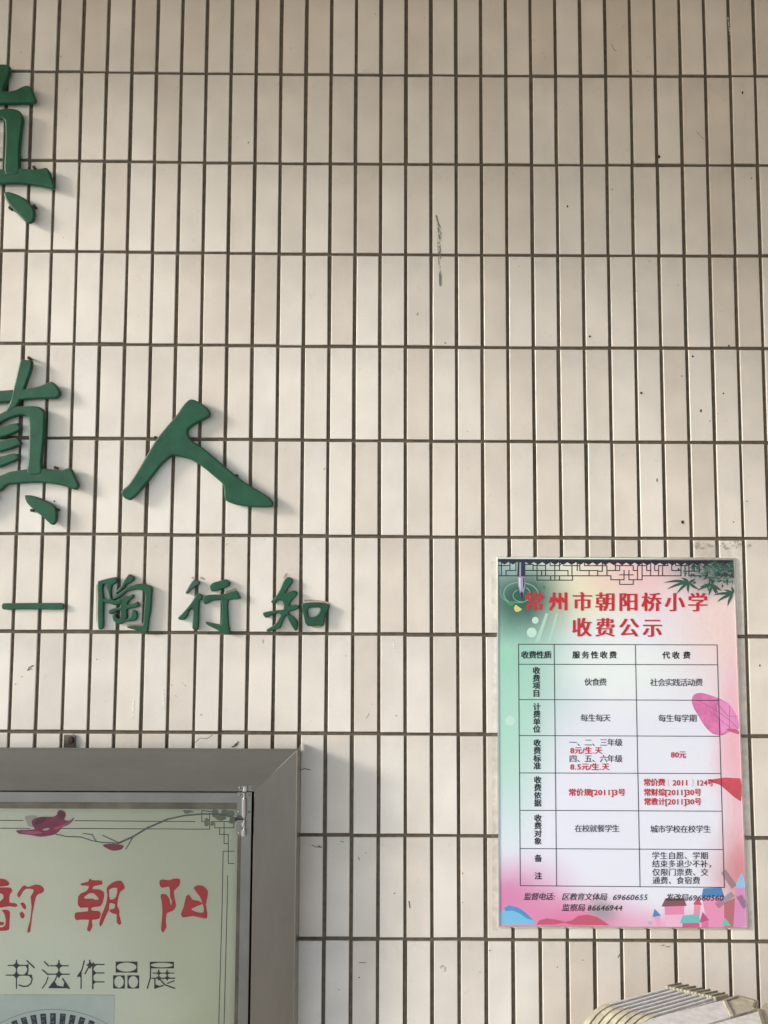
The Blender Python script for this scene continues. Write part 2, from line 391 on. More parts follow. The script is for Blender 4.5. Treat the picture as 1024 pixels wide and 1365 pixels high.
MB().poly(smooth_loop(zoom(500, 250, 3.938, [(318, 142), (328, 150), (338, 190), (352, 215), (352, 250), (346, 300), (347, 345), (345, 400), (348, 470), (346, 515), (337, 515), (334, 430), (330, 345), (326, 290), (330, 235), (324, 195)])), DT).build('scuff_mark', M_SCUFF, wall)
MB().poly(zoom(500, 250, 3.938, [(318, 142), (324, 144), (342, 205), (334, 207)]), DT + 5e-5).poly(zoom(500, 250, 3.938, [(335, 450), (347, 450), (347, 516), (338, 517)]), DT + 5e-5).build('scuff_mark', mat('green_crayon', (.17, .20, .165), .7), wall)
specks = [(786.5, 448.5, 1.6, 1.6), (855, 524, 1.7, 2.0), (923.5, 475, 1.5, 1.3), (909, 501.5, .8, 1), (934.5, 547.5, 1.5, 2), (964.5, 524.5, 1.2, 1.2), (971.5, 461, 1.4, 1.6),
          (946.5, 561, .7, 1), (910, 696, 1.9, 2.6), (878.8, 209, 1.8, 3), (990, 123.5, 1.3, 2.2), (1002, 237.5, .8, 1), (756.5, 275, 1.3, 1.6), (876, 640, .6, 3), (996, 668, 1, 1),
          (593.5, 457, 1, 1), (978, 695.6, 1, 1), (29, 902, .7, .7), (21, 912, 1, .8), (129, 879, .8, .8), (229, 913, .7, .7), (247, 914, .7, .7), (452, 1319, .8, .8), (617, 1164, .9, .9),
          (653, 1267, 1, 1), (479, 1303, 1.1, .9), (617, 1203, .7, .7), (526, 1191, .7, 1), (777, 1280, .8, .8), (743, 1289, .7, 1), (1013, 887, .8, 2), (700, 600, .5, .8), (623, 575, .6, .6),
          (331, 190, .7, 1.2), (850, 95, .8, .6), (960, 340, .7, .9), (904, 380, .5, .9), (488, 1137, .7, .7), (470, 1252, .6, .9), (640, 1296, .8, .6), (72.6, 668, 1, 1.4)]
db = MB()
for i, (x, y, rx, ry) in enumerate(specks):
    n = 7; db.poly([(x + rx * rnd.uniform(.7, 1.2) * math.cos(2 * math.pi * k / n), y + ry * rnd.uniform(.7, 1.2) * math.sin(2 * math.pi * k / n)) for k in range(n)], DT + 1e-5 * i)
db.build('dirt_specks', M_DIRT, wall)
fb = MB()
for pts, w in [(zoom(0, 740, 4, [(148, 615), (155, 600), (178, 588)]), 1.1), (zoom(0, 740, 4, [(155, 612), (168, 605)]), .8), (zoom(256, 780, 4, [(15, 840), (45, 815), (80, 818), (108, 800)]), .7),
               (zoom(256, 780, 4, [(215, 862), (232, 855), (246, 835)]), 1.5), (zoom(256, 780, 4, [(230, 850), (240, 845)]), 1.8), (zoom(256, 780, 4, [(582, 985), (600, 978), (630, 985)]), 1.0), (zoom(256, 780, 4, [(378, 310), (380, 292)]), .7),
               (zoom(410, 1060, 4, [(25, 268), (45, 277), (75, 277)]), .7), (zoom(410, 1060, 4, [(60, 272), (74, 278)]), 1.3), (zoom(410, 1060, 4, [(178, 246), (192, 250)]), .8), (zoom(410, 1060, 4, [(541, 566), (546, 600)]), 1.2),
               (zoom(410, 1060, 4, [(275, 892), (312, 894)]), .7), (zoom(410, 1060, 4, [(272, 330), (276, 345)]), .9), (zoom(768, 0, 4, [(190, 235), (200, 262), (215, 272)]), .5), (zoom(740, 1220, 3.606, [(303, 203), (310, 190)]), 1.2), (zoom(740, 1220, 3.606, [(515, 145), (525, 143)]), .9),
               (zoom(740, 1220, 3.606, [(535, 152), (552, 152)]), .9), (zoom(0, 740, 4, [(390, 955), (400, 945), (440, 947)]), .7), (zoom(256, 780, 4, [(930, 710), (945, 685)]), .5), (zoom(768, 0, 4, [(640, 700), (680, 740)]), .4)]:
    fb.line(pts, w, DT)
fb.build('scratches', mat('scratch_grey', (.06, .056, .05), .8), wall)
MB().poly(smooth_loop(zoom(410, 1060, 4, [(705, 915), (722, 905), (740, 920), (738, 938), (725, 945), (712, 932)])), DT).poly(smooth_loop(zoom(768, 660, 4, [(630, 255), (660, 250), (720, 262), (735, 275), (690, 285), (640, 290)])), DT) \
    .poly(smooth_loop(zoom(768, 660, 4, [(765, 262), (800, 248), (880, 245), (885, 275), (840, 290), (780, 292)])), DT).poly(smooth_loop(zoom(768, 660, 4, [(905, 250), (935, 262), (935, 288), (915, 285)])), DT + 1e-5).build('glue_residue', M_GLUE, wall)
MB().poly([(983, 752), (992, 752), (1003, 1236), (994, 1236)], DT - .0002).poly([(655, 748), (661, 748), (663.5, 1240), (656.5, 1240)], DT - .0002).poly([(924, 725), (990, 726), (990, 742), (924, 741)], DT - .00025).build('tape_and_grey_strip', M_TAPE_GREY, wall)  # tape film left and above; right strip is a thin greyer band
MB().poly(zoom(0, 740, 4, [(712, 760), (718, 765), (712, 870), (703, 880), (706, 800)]), DT).poly(zoom(0, 740, 4, [(872, 710), (878, 715), (874, 820), (866, 830), (866, 760)]), DT).poly(zoom(480, 660, 4, [(172, 765), (180, 770), (190, 840), (184, 842)]), DT) \
    .poly(zoom(768, 0, 4, [(806, 90), (813, 95), (825, 188), (818, 190)]), DT + 1e-4).build('white_drip', M_CHALK, wall)

# ------------------------------------------------------------------ raised green characters
FR, BK = .024, .010
def letter(name, label, strokes, studs=(), front=FR, back=BK, bev=.0042, group='raised green wall characters', cat='wall letter', mats=None, at=None):
    xs = [p[0] for lp in strokes for l in (lp if isinstance(lp[0], list) else [lp]) for p in l]
    ys = [p[1] for lp in strokes for l in (lp if isinstance(lp[0], list) else [lp]) for p in l]
    o = empty(name, P(sum(xs) / len(xs), max(ys), 0), label, cat, group)
    for i, lp in enumerate(strokes):
        loops = lp if isinstance(lp[0], list) else [lp]
        v, f = shape([smooth_loop(l) for l in loops], front - i * .0002, back, bev)
        mb = MB(); mb.add(v, f)
        ob = mb.build('stroke', (mats or {}).get(i, M_GREEN), o, smooth=False)
        for fc in ob.data.polygons: fc.use_smooth = abs(fc.normal.y) < .999
    for (x, y) in studs:
        p = P(x, y, .012)
        mb = MB(); mb.tube([(p.x, -.004, p.z), (p.x, -.014, p.z)], .0034, 8)
        mb.tube([(p.x, -.014, p.z), (p.x, -.018, p.z)], .0042, 8)
        mb.build('mounting_stud', M_RUST, o)
    return o
def Z8(pts): return zoom(0, 470, 8.533, pts)
mid = [[(235, 70), (300, 80), (350, 75), (365, 110), (350, 200), (310, 310), (280, 400), (240, 500), (200, 590), (150, 650), (60, 680), (80, 620), (110, 560), (140, 430), (180, 270), (210, 140)],
       [(-600, 440), (0, 430), (130, 420), (280, 408), (400, 390), (500, 355), (560, 330), (600, 335), (640, 370), (670, 420), (685, 460), (670, 495), (620, 520), (560, 520), (400, 525), (250, 535), (130, 560), (0, 570), (-600, 590)],
       [(-430, 690), (-200, 690), (-60, 710), (60, 660), (120, 622), (180, 608), (300, 605), (400, 605), (450, 620), (490, 650), (508, 690), (505, 800), (498, 950), (485, 1090), (470, 1220), (465, 1380), (310, 1380), (318, 1200), (325, 1000), (325, 800), (312, 735), (270, 712), (200, 718), (100, 750), (0, 800), (-100, 850), (-200, 800), (-330, 790), (-430, 790)],
       [(-430, 750), (-330, 750), (-320, 1380), (-420, 1380)],
       [(-360, 880), (0, 842), (80, 820), (150, 803), (200, 800), (225, 830), (230, 865), (200, 895), (130, 925), (60, 950), (0, 965), (-360, 980)],
       [(-360, 1040), (0, 1000), (100, 975), (180, 965), (215, 985), (240, 1030), (228, 1052), (150, 1082), (0, 1125), (-360, 1140)],
       [(-360, 1210), (0, 1180), (100, 1152), (170, 1143), (205, 1160), (215, 1195), (195, 1220), (100, 1260), (0, 1300), (-360, 1310)],
       [(-900, 1394), (0, 1394), (100, 1354), (200, 1339), (310, 1322), (500, 1316), (600, 1328), (700, 1334), (760, 1314), (800, 1309), (830, 1354), (860, 1424), (895, 1504), (885, 1544), (850, 1559), (780, 1534), (650, 1499), (500, 1479), (350, 1479), (200, 1489), (80, 1504), (20, 1560), (-60, 1600), (-100, 1540), (-900, 1560)],
       [(275, 1624), (330, 1620), (400, 1634), (480, 1664), (560, 1704), (620, 1744), (640, 1784), (645, 1854), (640, 1914), (610, 1956), (580, 1956), (540, 1924), (480, 1864), (400, 1804), (300, 1706)],
       [(-180, 1600), (-20, 1600), (-40, 1650), (-170, 1770), (-320, 1870), (-420, 1870), (-330, 1720)]]
letter('green_character', 'green character cut off by the left edge, level with the two-stroke character to its right', [Z8(s) for s in mid],
       zoom(0, 470, 8.533, [(340, 66), (640, 1312), (372, 1796), (657, 1788)]))
up = [[(-90, 110), (0, 85), (50, 88), (72, 100), (75, 130), (60, 180), (40, 230), (25, 280), (15, 330), (-90, 330)],
      [(-500, 300), (0, 292), (60, 290), (120, 278), (160, 258), (205, 245), (235, 262), (250, 300), (268, 350), (260, 372), (230, 378), (150, 380), (0, 382), (-500, 390)],
      [(-420, 430), (0, 425), (60, 420), (110, 425), (150, 445), (172, 490), (165, 560), (155, 650), (145, 750), (138, 920), (35, 920), (38, 700), (38, 560), (30, 510), (0, 495), (-420, 500)],
      [(-420, 470), (-350, 470), (-345, 920), (-415, 920)],
      [(-380, 560), (-120, 540), (-100, 580), (-200, 620), (-380, 630)], [(-380, 670), (-120, 650), (-100, 690), (-200, 730), (-380, 740)], [(-380, 780), (-120, 760), (-100, 800), (-200, 830), (-380, 840)],
      [(-700, 880), (0, 880), (130, 872), (200, 880), (290, 880), (350, 870), (375, 900), (395, 960), (415, 1018), (400, 1030), (340, 1015), (250, 998), (150, 990), (0, 990), (-700, 1000)],
      [(25, 1060), (60, 1052), (120, 1070), (180, 1100), (225, 1140), (255, 1180), (262, 1230), (250, 1275), (220, 1290), (190, 1280), (140, 1230), (80, 1170), (40, 1110)],
      [(-420, 1060), (-300, 1060), (-330, 1130), (-450, 1230), (-520, 1230)]]
letter('green_character', 'green character cut off by the left edge, highest on the wall near the top corner', [zoom(0, 70, 5.689, s) for s in up],
       zoom(0, 70, 5.689, [(264, 876), (82, 1183), (266, 1170)]))
ren = [(485, 50), (545, 72), (590, 110), (598, 135), (588, 152), (530, 182), (485, 210), (470, 230), (475, 260), (500, 290), (560, 330), (630, 390), (690, 440), (760, 498), (830, 545), (890, 580), (935, 610), (957, 640), (955, 660), (930, 665),
       (820, 663), (740, 650), (690, 630), (678, 610), (675, 560), (665, 530), (620, 490), (560, 440), (500, 400), (440, 380), (385, 372), (350, 395), (310, 435), (260, 500), (210, 560), (170, 605), (140, 625), (105, 610), (90, 580), (100, 565), (130, 540), (170, 480), (230, 380), (290, 280), (350, 205), (410, 135), (440, 90)]
letter('green_character', 'large green two-stroke character spreading like striding legs, whole and well clear of the left edge', [zoom(140, 520, 4.267, ren)], zoom(140, 520, 4.267, [(290, 272), (750, 488)]))
letter('green_dash', 'thin green raised dash lying level left of the small characters', [zoom(0, 740, 5.254, [(12, 345), (24, 337), (200, 335), (432, 335), (446, 345), (446, 374), (432, 382), (200, 380), (30, 382), (14, 374)])], (), .012, .0055, .002)
tao = [[(172, 212), (235, 222), (228, 300), (240, 420), (238, 600), (236, 735), (208, 765), (178, 750), (170, 600), (172, 400)],
       [(172, 215), (250, 188), (375, 165), (393, 200), (385, 225), (340, 252), (230, 245), (175, 255)],
       [(300, 225), (340, 245), (330, 280), (325, 350), (335, 410), (380, 430), (430, 400), (445, 460), (380, 485), (300, 465), (238, 452), (235, 410), (280, 412), (300, 400), (288, 330), (262, 240)],
       [(530, 130), (570, 150), (590, 180), (560, 220), (500, 250), (470, 290), (430, 330), (370, 350), (385, 325), (440, 260), (470, 200)],
       [(440, 330), (500, 282), (560, 258), (640, 238), (700, 240), (740, 252), (775, 265), (792, 290), (785, 400), (775, 550), (755, 650), (740, 780), (715, 800), (660, 785), (560, 755), (510, 740), (505, 725), (600, 715), (680, 712), (695, 600), (705, 450), (712, 370), (690, 322), (640, 305), (570, 312), (500, 335), (440, 385), (390, 412), (340, 420), (355, 390)],
       [(435, 400), (480, 380), (520, 380), (570, 362), (582, 392), (530, 435), (510, 472), (560, 470), (620, 445), (648, 490), (600, 515), (510, 532), (505, 560), (500, 640), (430, 640), (432, 545), (400, 548), (330, 587), (300, 580), (297, 545), (350, 520), (425, 505), (425, 450)],
       [(340, 590), (380, 588), (385, 620), (410, 637), (500, 642), (545, 610), (560, 545), (610, 550), (625, 600), (610, 650), (560, 668), (490, 672), (430, 702), (385, 692), (345, 650)]]
SF, SB, SV = .0165, .0055, .0026
letter('small_green_character', 'small green many-stroke character with hooked right side, first after the dash', [zoom(110, 750, 8.533, s) for s in tao], (), SF, SB, SV)
xing = [[(270, 205), (300, 215), (335, 240), (330, 265), (290, 290), (260, 320), (220, 345), (190, 385), (165, 385), (160, 370), (190, 310), (230, 245)],
        [(300, 385), (340, 385), (372, 420), (370, 450), (335, 470), (328, 560), (325, 700), (320, 800), (305, 840), (260, 830), (243, 810), (250, 700), (255, 600), (240, 570), (205, 600), (185, 660), (150, 705), (110, 715), (70, 700), (68, 680), (110, 640), (180, 560), (240, 480)],
        [(460, 290), (500, 250), (600, 220), (660, 205), (695, 225), (712, 250), (700, 290), (640, 320), (560, 345), (490, 360), (470, 340)],
        [(375, 430), (440, 400), (560, 395), (650, 385), (740, 355), (790, 350), (815, 385), (840, 440), (820, 455), (760, 455), (700, 465), (600, 465), (500, 475), (440, 500), (400, 518), (380, 490)],
        [(600, 420), (700, 420), (688, 500), (690, 650), (700, 780), (712, 860), (690, 885), (620, 870), (520, 820), (430, 770), (405, 735), (440, 740), (520, 755), (600, 765), (605, 700), (610, 560)]]
xg = letter('small_green_character', 'small green character with a loose darkened dot stroke, second after the dash', [zoom(230, 750, 9.309, s) for s in xing], (), SF, SB, SV, mats={0: M_GREEN_DK})
xg.children[0]['label'] = 'darkened loose dot stroke sunk against the tile'
zhi = [[(375, 162), (415, 180), (430, 215), (380, 290), (345, 345), (400, 325), (440, 315), (480, 340), (475, 370), (430, 420), (400, 460), (390, 490), (450, 480), (495, 490), (500, 520), (440, 545), (390, 560), (385, 585), (430, 610), (480, 660), (490, 700), (475, 770), (455, 775), (430, 740), (380, 650), (360, 600), (340, 620), (310, 690), (290, 740), (230, 765), (150, 785), (130, 775), (130, 760), (200, 720), (250, 670), (290, 590), (270, 575), (200, 595), (130, 630), (110, 620), (90, 590), (90, 570), (150, 555), (260, 540), (320, 530), (325, 480), (310, 440), (280, 425), (245, 445), (220, 470), (180, 450), (185, 435), (230, 390), (280, 310), (330, 200)]]
zf = [zoom(340, 750, 8.533, zhi[0]), [zoom(340, 750, 8.533, [(530, 475), (560, 460), (640, 450), (760, 452), (852, 490), (840, 525), (800, 600), (780, 712), (700, 716), (600, 722), (570, 685), (545, 580)]), zoom(340, 750, 8.533, [(604, 522), (650, 512), (740, 514), (730, 560), (700, 602), (640, 622), (612, 620)])]]
letter('small_green_character', 'small green character ending in an open box shape, third after the dash', zf, (), SF, SB, SV)
# glue squeezed out round the small characters
gb = MB()
for pts in [zoom(340, 750, 8.533, [(560, 425), (640, 420), (760, 432), (840, 450), (850, 480), (760, 445), (640, 440), (560, 440)]), zoom(340, 750, 8.533, [(640, 712), (700, 700), (780, 705), (770, 735), (700, 742), (645, 735)]), zoom(340, 750, 8.533, [(350, 118), (366, 125), (350, 160), (330, 180), (322, 172), (335, 145)]),
            zoom(230, 750, 9.309, [(660, 360), (740, 330), (775, 315), (800, 330), (790, 348), (740, 350), (670, 378)]), zoom(230, 750, 9.309, [(235, 180), (262, 178), (262, 200), (240, 198)]), zoom(230, 750, 9.309, [(340, 180), (365, 175), (388, 200), (360, 208)]), 
            zoom(110, 750, 8.533, [(158, 250), (172, 250), (168, 450), (168, 700), (158, 640)]), zoom(110, 750, 8.533, [(505, 705), (600, 700), (690, 690), (690, 712), (560, 722)])]:
    gb.poly(smooth_loop(pts), DT + .0004)
gb.build('glue_squeeze', mat('dried_glue', (.42, .33, .25), .6, var=.3, vscale=150), wall)

# ------------------------------------------------------------------ fee notice board
ND = .0085
tl_, tr_, bl_, br_ = (661.5, 742), (980, 743.5), (664.5, 1236.8), (998, 1239)
nb = empty('notice_board', P(830, 1237, 0), 'printed school fee notice board in thin silver trim, colourful with a table', 'notice board')
fl = [P(*tl_, ND), P(*tr_, ND), P(*br_, ND), P(*bl_, ND)]
bk = [Vector((p.x, -.0056, p.z)) for p in fl]
mb = MB(); ins = [Vector((p.x, -ND + .0012, p.z)) for p in fl]
mb.add(ins + bk, [(3, 2, 1, 0), (0, 1, 5, 4), (1, 2, 6, 5), (2, 3, 7, 6), (3, 0, 4, 7)]).build('backing_panel', M_ALU, nb)
ptl, ptr, pbr, pbl = (664.3, 745.2), (977.6, 747), (995.2, 1235.8), (666.6, 1233.4)
# trim strips: bevelled edge between outer and print outlines
outer = [tl_, tr_, br_, bl_]; inner = [ptl, ptr, pbr, pbl]
for i in range(4):
    j = (i + 1) % 4
    o0, o1, i0, i1 = outer[i], outer[j], inner[i], inner[j]
    def mix(a, b, t): return (a[0] + (b[0] - a[0]) * t, a[1] + (b[1] - a[1]) * t)
    v = [P(*o0, ND - .0012), P(*o1, ND - .0012), P(*mix(o0, i0, .35), ND + .0016), P(*mix(o1, i1, .35), ND + .0016), P(*mix(o0, i0, .8), ND + .0016), P(*mix(o1, i1, .8), ND + .0016), P(*i0, ND), P(*i1, ND)]
    v += [Vector((v[0].x, -.0054, v[0].z)), Vector((v[1].x, -.0054, v[1].z))]
    MB().add(v, [(8, 9, 1, 0), (0, 1, 3, 2), (2, 3, 5, 4), (4, 5, 7, 6)]).build('trim_strip', M_ALU, nb)
def print_material(name, base, blobs, rough, bumpmask=True):
    m = bpy.data.materials.new(name); m.use_nodes = True; nt = m.node_tree; N = nt.nodes; L = nt.links; b = N['Principled BSDF']
    uv = N.new('ShaderNodeUVMap'); uv.uv_map = 'map'
    n = N.new('ShaderNodeTexNoise'); n.inputs['Scale'].default_value = 5; n.inputs['Detail'].default_value = 4; L.new(uv.outputs[0], n.inputs['Vector'])
    sb = N.new('ShaderNodeVectorMath'); sb.operation = 'SUBTRACT'; sb.inputs[1].default_value = (.5, .5, .5); L.new(n.outputs['Color'], sb.inputs[0])
    sc = N.new('ShaderNodeVectorMath'); sc.operation = 'SCALE'; sc.inputs['Scale'].default_value = .09; L.new(sb.outputs[0], sc.inputs[0])
    ad = N.new('ShaderNodeVectorMath'); ad.operation = 'ADD'; L.new(uv.outputs[0], ad.inputs[0]); L.new(sc.outputs[0], ad.inputs[1])
    cur = None
    for (u, v, ru, rv, col, st) in blobs:
        s1 = N.new('ShaderNodeVectorMath'); s1.operation = 'SUBTRACT'; s1.inputs[1].default_value = (u, v, 0); L.new(ad.outputs[0], s1.inputs[0])
        s2 = N.new('ShaderNodeVectorMath'); s2.operation = 'MULTIPLY'; s2.inputs[1].default_value = (1 / ru, 1 / rv, 0); L.new(s1.outputs[0], s2.inputs[0])
        s3 = N.new('ShaderNodeVectorMath'); s3.operation = 'LENGTH'; L.new(s2.outputs[0], s3.inputs[0])
        r = N.new('ShaderNodeMapRange'); r.interpolation_type = 'SMOOTHSTEP'; r.inputs['From Min'].default_value = .1; r.inputs['From Max'].default_value = 1.1
        r.inputs['To Min'].default_value = st; r.inputs['To Max'].default_value = 0; L.new(s3.outputs['Value'], r.inputs[0])
        mx = N.new('ShaderNodeMix'); mx.data_type = 'RGBA'; L.new(r.outputs[0], mx.inputs[0])
        if cur is None: mx.inputs[6].default_value = base
        else: L.new(cur, mx.inputs[6])
        mx.inputs[7].default_value = col; cur = mx.outputs[2]
    L.new(cur, b.inputs['Base Color']); b.inputs['Roughness'].default_value = rough
    g = N.new('ShaderNodeNewGeometry')
    w = N.new('ShaderNodeTexNoise'); w.inputs['Scale'].default_value = 90; w.inputs['Detail'].default_value = 3; L.new(g.outputs['Position'], w.inputs['Vector'])
    bp = N.new('ShaderNodeBump'); bp.inputs['Distance'].default_value = .0012; L.new(w.outputs[0], bp.inputs['Height'])
    if bumpmask:
        sx = N.new('ShaderNodeSeparateXYZ'); L.new(uv.outputs[0], sx.inputs[0])
        r = N.new('ShaderNodeMapRange'); r.inputs['From Min'].default_value = .5; r.inputs['To Min'].default_value = .05; r.inputs['To Max'].default_value = .55; L.new(sx.outputs[0], r.inputs[0]); L.new(r.outputs[0], bp.inputs['Strength'])
    else: bp.inputs['Strength'].default_value = .15
    L.new(bp.outputs[0], b.inputs['Normal'])
    return m
blobs = [(.02, .25, .44, .42, c(132, 192, 170, K), .85), (.0, .50, .26, .36, c(165, 212, 195, K), .8), (.38, .07, .34, .17, c(226, 224, 188, K), .85), (.62, .05, .36, .13, c(228, 180, 184, K), .75),
         (.98, .17, .36, .30, c(230, 200, 194, K), .8), (1.0, .50, .15, .34, c(228, 172, 186, K), .9), (1.03, .75, .14, .25, c(224, 176, 190, K), .9), (.10, .11, .25, .135, c(44, 88, 78, K), 1), (.5, .30, .34, .14, c(226, 236, 232, K), .75),
         (-.02, .93, .42, .15, c(208, 126, 172, K), .95), (.30, 1.0, .42, .11, c(214, 116, 162, K), .95), (1.02, .87, .22, .17, c(200, 122, 128, K), .9), (.75, 1.02, .36, .09, c(226, 140, 184, K), .8),
         (.42, .965, .09, .045, c(150, 150, 158, K), .9), (.95, .02, .3, .1, c(66, 92, 88, K), .85)]
M_PRINT = print_material('notice_print', c(222, 224, 238, K), blobs, .32)
mesh('printed_sheet', [P(*ptl, ND), P(*ptr, ND), P(*pbr, ND), P(*pbl, ND)], [(3, 2, 1, 0)], M_PRINT, nb, uvs=[(0, 0), (1, 0), (1, 1), (0, 1)])
def EP(k): return ND + .00012 * k               # print layers
I_BLACK = ink('ink_black', 38, 36, 44); I_RED = ink('ink_red', 190, 36, 48); I_NAVY = ink('ink_navy', 30, 32, 50); I_RULE = ink('ink_rule', 48, 48, 58)
# top strip, fret, scallops
t = MB(); t.poly([(664.5, 745.4), (977.3, 747.2), (977.4, 751), (664.5, 749)], EP(2))
x = 667
while x < 970:
    t.poly([(x, 749 + (x - 664) * .006), (x + 11, 749 + (x - 664) * .006), (x + 5.5, 752.5 + (x - 664) * .006)], EP(2) + 2e-5); x += 11.2
t.build('top_band', I_NAVY, nb)
frA = [[(80, 108), (170, 108), (170, 80)], [(170, 108), (170, 145)], [(80, 185), (140, 185), (140, 145), (215, 145), (215, 80)], [(105, 80), (105, 185)], [(140, 185), (310, 185)], [(290, 100), (345, 100), (345, 145), (290, 145)], [(310, 185), (410, 185), (410, 145), (345, 145)],
       [(345, 108), (440, 108), (440, 80)], [(440, 108), (440, 185), (410, 185)], [(375, 80), (375, 218), (645, 218), (645, 185), (440, 185)], [(410, 145), (610, 145), (610, 185)], [(475, 80), (475, 108), (545, 108), (545, 80)], [(510, 80), (510, 218)], [(545, 145), (545, 108), (575, 80)],
       [(478, 185), (478, 218)], [(545, 185), (545, 218)], [(575, 108), (640, 108), (640, 185)], [(645, 185), (770, 185), (770, 145), (700, 145), (700, 108), (640, 108)], [(680, 80), (680, 145)], [(735, 80), (735, 108), (830, 108), (830, 80)], [(770, 145), (835, 145), (835, 185), (770, 185)],
       [(870, 80), (870, 108), (830, 108)], [(870, 108), (870, 150), (840, 150)], [(835, 185), (905, 185), (905, 108), (870, 108)], [(905, 145), (970, 145), (970, 80)], [(905, 185), (935, 185), (935, 215), (1002, 215)]]
frB = [[(0, 145), (35, 145), (35, 108), (138, 108), (138, 145), (170, 145), (170, 215)], [(0, 108), (35, 108)], [(35, 215), (35, 250), (138, 250), (138, 215), (205, 215), (205, 80)], [(35, 178), (138, 178)], [(68, 145), (68, 215), (35, 215), (0, 215)], [(105, 145), (105, 215), (138, 215)],
       [(170, 145), (170, 108), (240, 108), (240, 145), (270, 145)], [(205, 185), (330, 185), (330, 150)], [(270, 80), (270, 185)], [(300, 80), (300, 145), (330, 145), (330, 108), (400, 108), (400, 80)], [(330, 185), (500, 185), (500, 150)], [(360, 108), (360, 185)], [(430, 80), (430, 145), (500, 145), (500, 108), (560, 108), (560, 185)],
       [(530, 150), (640, 150), (640, 108)], [(560, 185), (700, 185), (700, 150)], [(600, 80), (600, 145)], [(650, 265), (715, 265), (715, 200)], [(460, 80), (460, 108), (530, 108), (530, 185)]]
t = MB()
for k, l in enumerate(frA): t.line(zoom(650, 735, 5.689, l), 1.3, EP(1) + k * 8e-6)
for k, l in enumerate(frB): t.line(zoom(820, 735, 5.689, l), 1.3, EP(1) + k * 8e-6 )
t.build('lattice_border', I_NAVY, nb)
# bamboo
def leaf(mb, a, b, w, d, bend=.1):
    dx, dy = b[0] - a[0], b[1] - a[1]; L_ = math.hypot(dx, dy); nx, ny = -dy / L_, dx / L_
    up_, dn = [], []
    for k in range(1, 6):
        t_ = k / 6; ww = w * math.sin(math.pi * t_ ** .7) * .5; off = bend * L_ * math.sin(math.pi * t_)
        x_, y_ = a[0] + dx * t_ + nx * off, a[1] + dy * t_ + ny * off
        up_.append((x_ + nx * ww, y_ + ny * ww)); dn.append((x_ - nx * ww, y_ - ny * ww))
    mb.poly([a] + up_ + [b] + dn[::-1], d)
def ZB(x, y): return (820 + x / 5.689, 735 + y / 5.689)
lf1, lf2, lf3 = MB(), MB(), MB(); r2 = random.Random(3)
nodes = {(560, 235): [(365, 238), (390, 290), (465, 325), (555, 318), (640, 290), (500, 200), (610, 205)], (745, 250): [(710, 338), (785, 322), (815, 300), (650, 268), (700, 190), (770, 330), (620, 300)], (895, 322): [(740, 333), (770, 385), (852, 418), (820, 290), (880, 260), (835, 310)]}
k = 0
for a, bs in nodes.items():
    for b_ in bs: leaf(lf1, ZB(*a), ZB(*b_), 3.6, EP(4) + k * 1.2e-5, .06); k += 1
for k in range(150):
    x_ = 900 - abs(r2.gauss(0, 170)); y_ = 78 + abs(r2.gauss(0, 75)) * (1 - max(0, (620 - x_)) / 500)
    if x_ < 330 or y_ > 300: continue
    a = r2.uniform(.2, 3.0); L_ = r2.uniform(25, 70) * (.6 if x_ < 600 else 1)
    x2, y2 = x_ - math.cos(a) * L_, min(y_ + math.sin(a) * L_ * .8, 330)
    leaf((lf1, lf2, lf3)[r2.randrange(3)], ZB(min(x_, 897), y_), ZB(min(x2, 897), max(y2, 75)), r2.uniform(1.2, 3.0), EP(3) + k * 4e-6, r2.uniform(-.1, .1))
lf1.build('bamboo_leaves', ink('ink_bamboo', 46, 88, 74), nb); lf2.build('bamboo_leaves', ink('ink_bamboo_dark', 44, 62, 64), nb); lf3.build('bamboo_leaves', ink('ink_bamboo_mid', 84, 118, 104), nb)
# ink wash, pen, bokeh
A = lambda pts: zoom(650, 735, 5.689, pts)
t = MB()
for cx_, cy_, r_, a0, a1, w_ in [(235, 320, 112, 2.2, 4.6, 1.4), (240, 325, 85, -.9, 2.0, 1.1), (255, 335, 62, 1.5, 4.2, 1.0), (265, 330, 120, -1.6, -.1, 1.3), (230, 300, 135, 2.0, 3.3, .8)]:
    pts = [(cx_ + r_ * math.cos(a0 + (a1 - a0) * q / 12), cy_ + r_ * .75 * math.sin(a0 + (a1 - a0) * q / 12)) for q in range(13)]
    t.line(A(pts), w_, EP(1))
t.build('ink_swirl', ink('ink_wash_light', 122, 168, 152), nb)
M_SPOT = ink('ink_spot', 190, 222, 210)
for q_ in ((708.9, 843.1, 6.6, 6.6), (713.6, 826.9, 4.4, 4.6), (680, 961, 6.3, 6.3)): MB().disc(*q_, EP(1)).build('light_spot', M_SPOT, nb)
MB().poly(A([(440, 470), (462, 470), (395, 680), (360, 690)]), EP(1)).poly(A([(520, 470), (535, 470), (480, 690), (455, 690)]), EP(1)).build('light_rays', ink('ink_ray', 170, 210, 192), nb)
MB().poly(smooth_loop(A([(415, 262), (428, 262), (437, 278), (425, 284)])), EP(3)).build('small_leaf', ink('ink_leaf_dark', 60, 120, 84), nb)
t = MB()
for q in range(6):
    a = q * math.pi / 3 + .5; t.disc(676 + 7 * math.cos(a), 879 + 12 * math.sin(a), 4.6, 7.5, EP(1) + q * 2e-5)
t.build('leaf_emblem', ink('ink_emblem', 152, 208, 186), nb)
MB().poly(A([(228, 80), (286, 80), (286, 190), (226, 190)]), EP(3)).build('pen_barrel', ink('pen_navy', 38, 42, 66), nb)
MB().poly(A([(242, 82), (254, 82), (254, 190), (240, 190)]), EP(4)).build('pen_gleam', ink('pen_gleam', 150, 152, 175), nb)
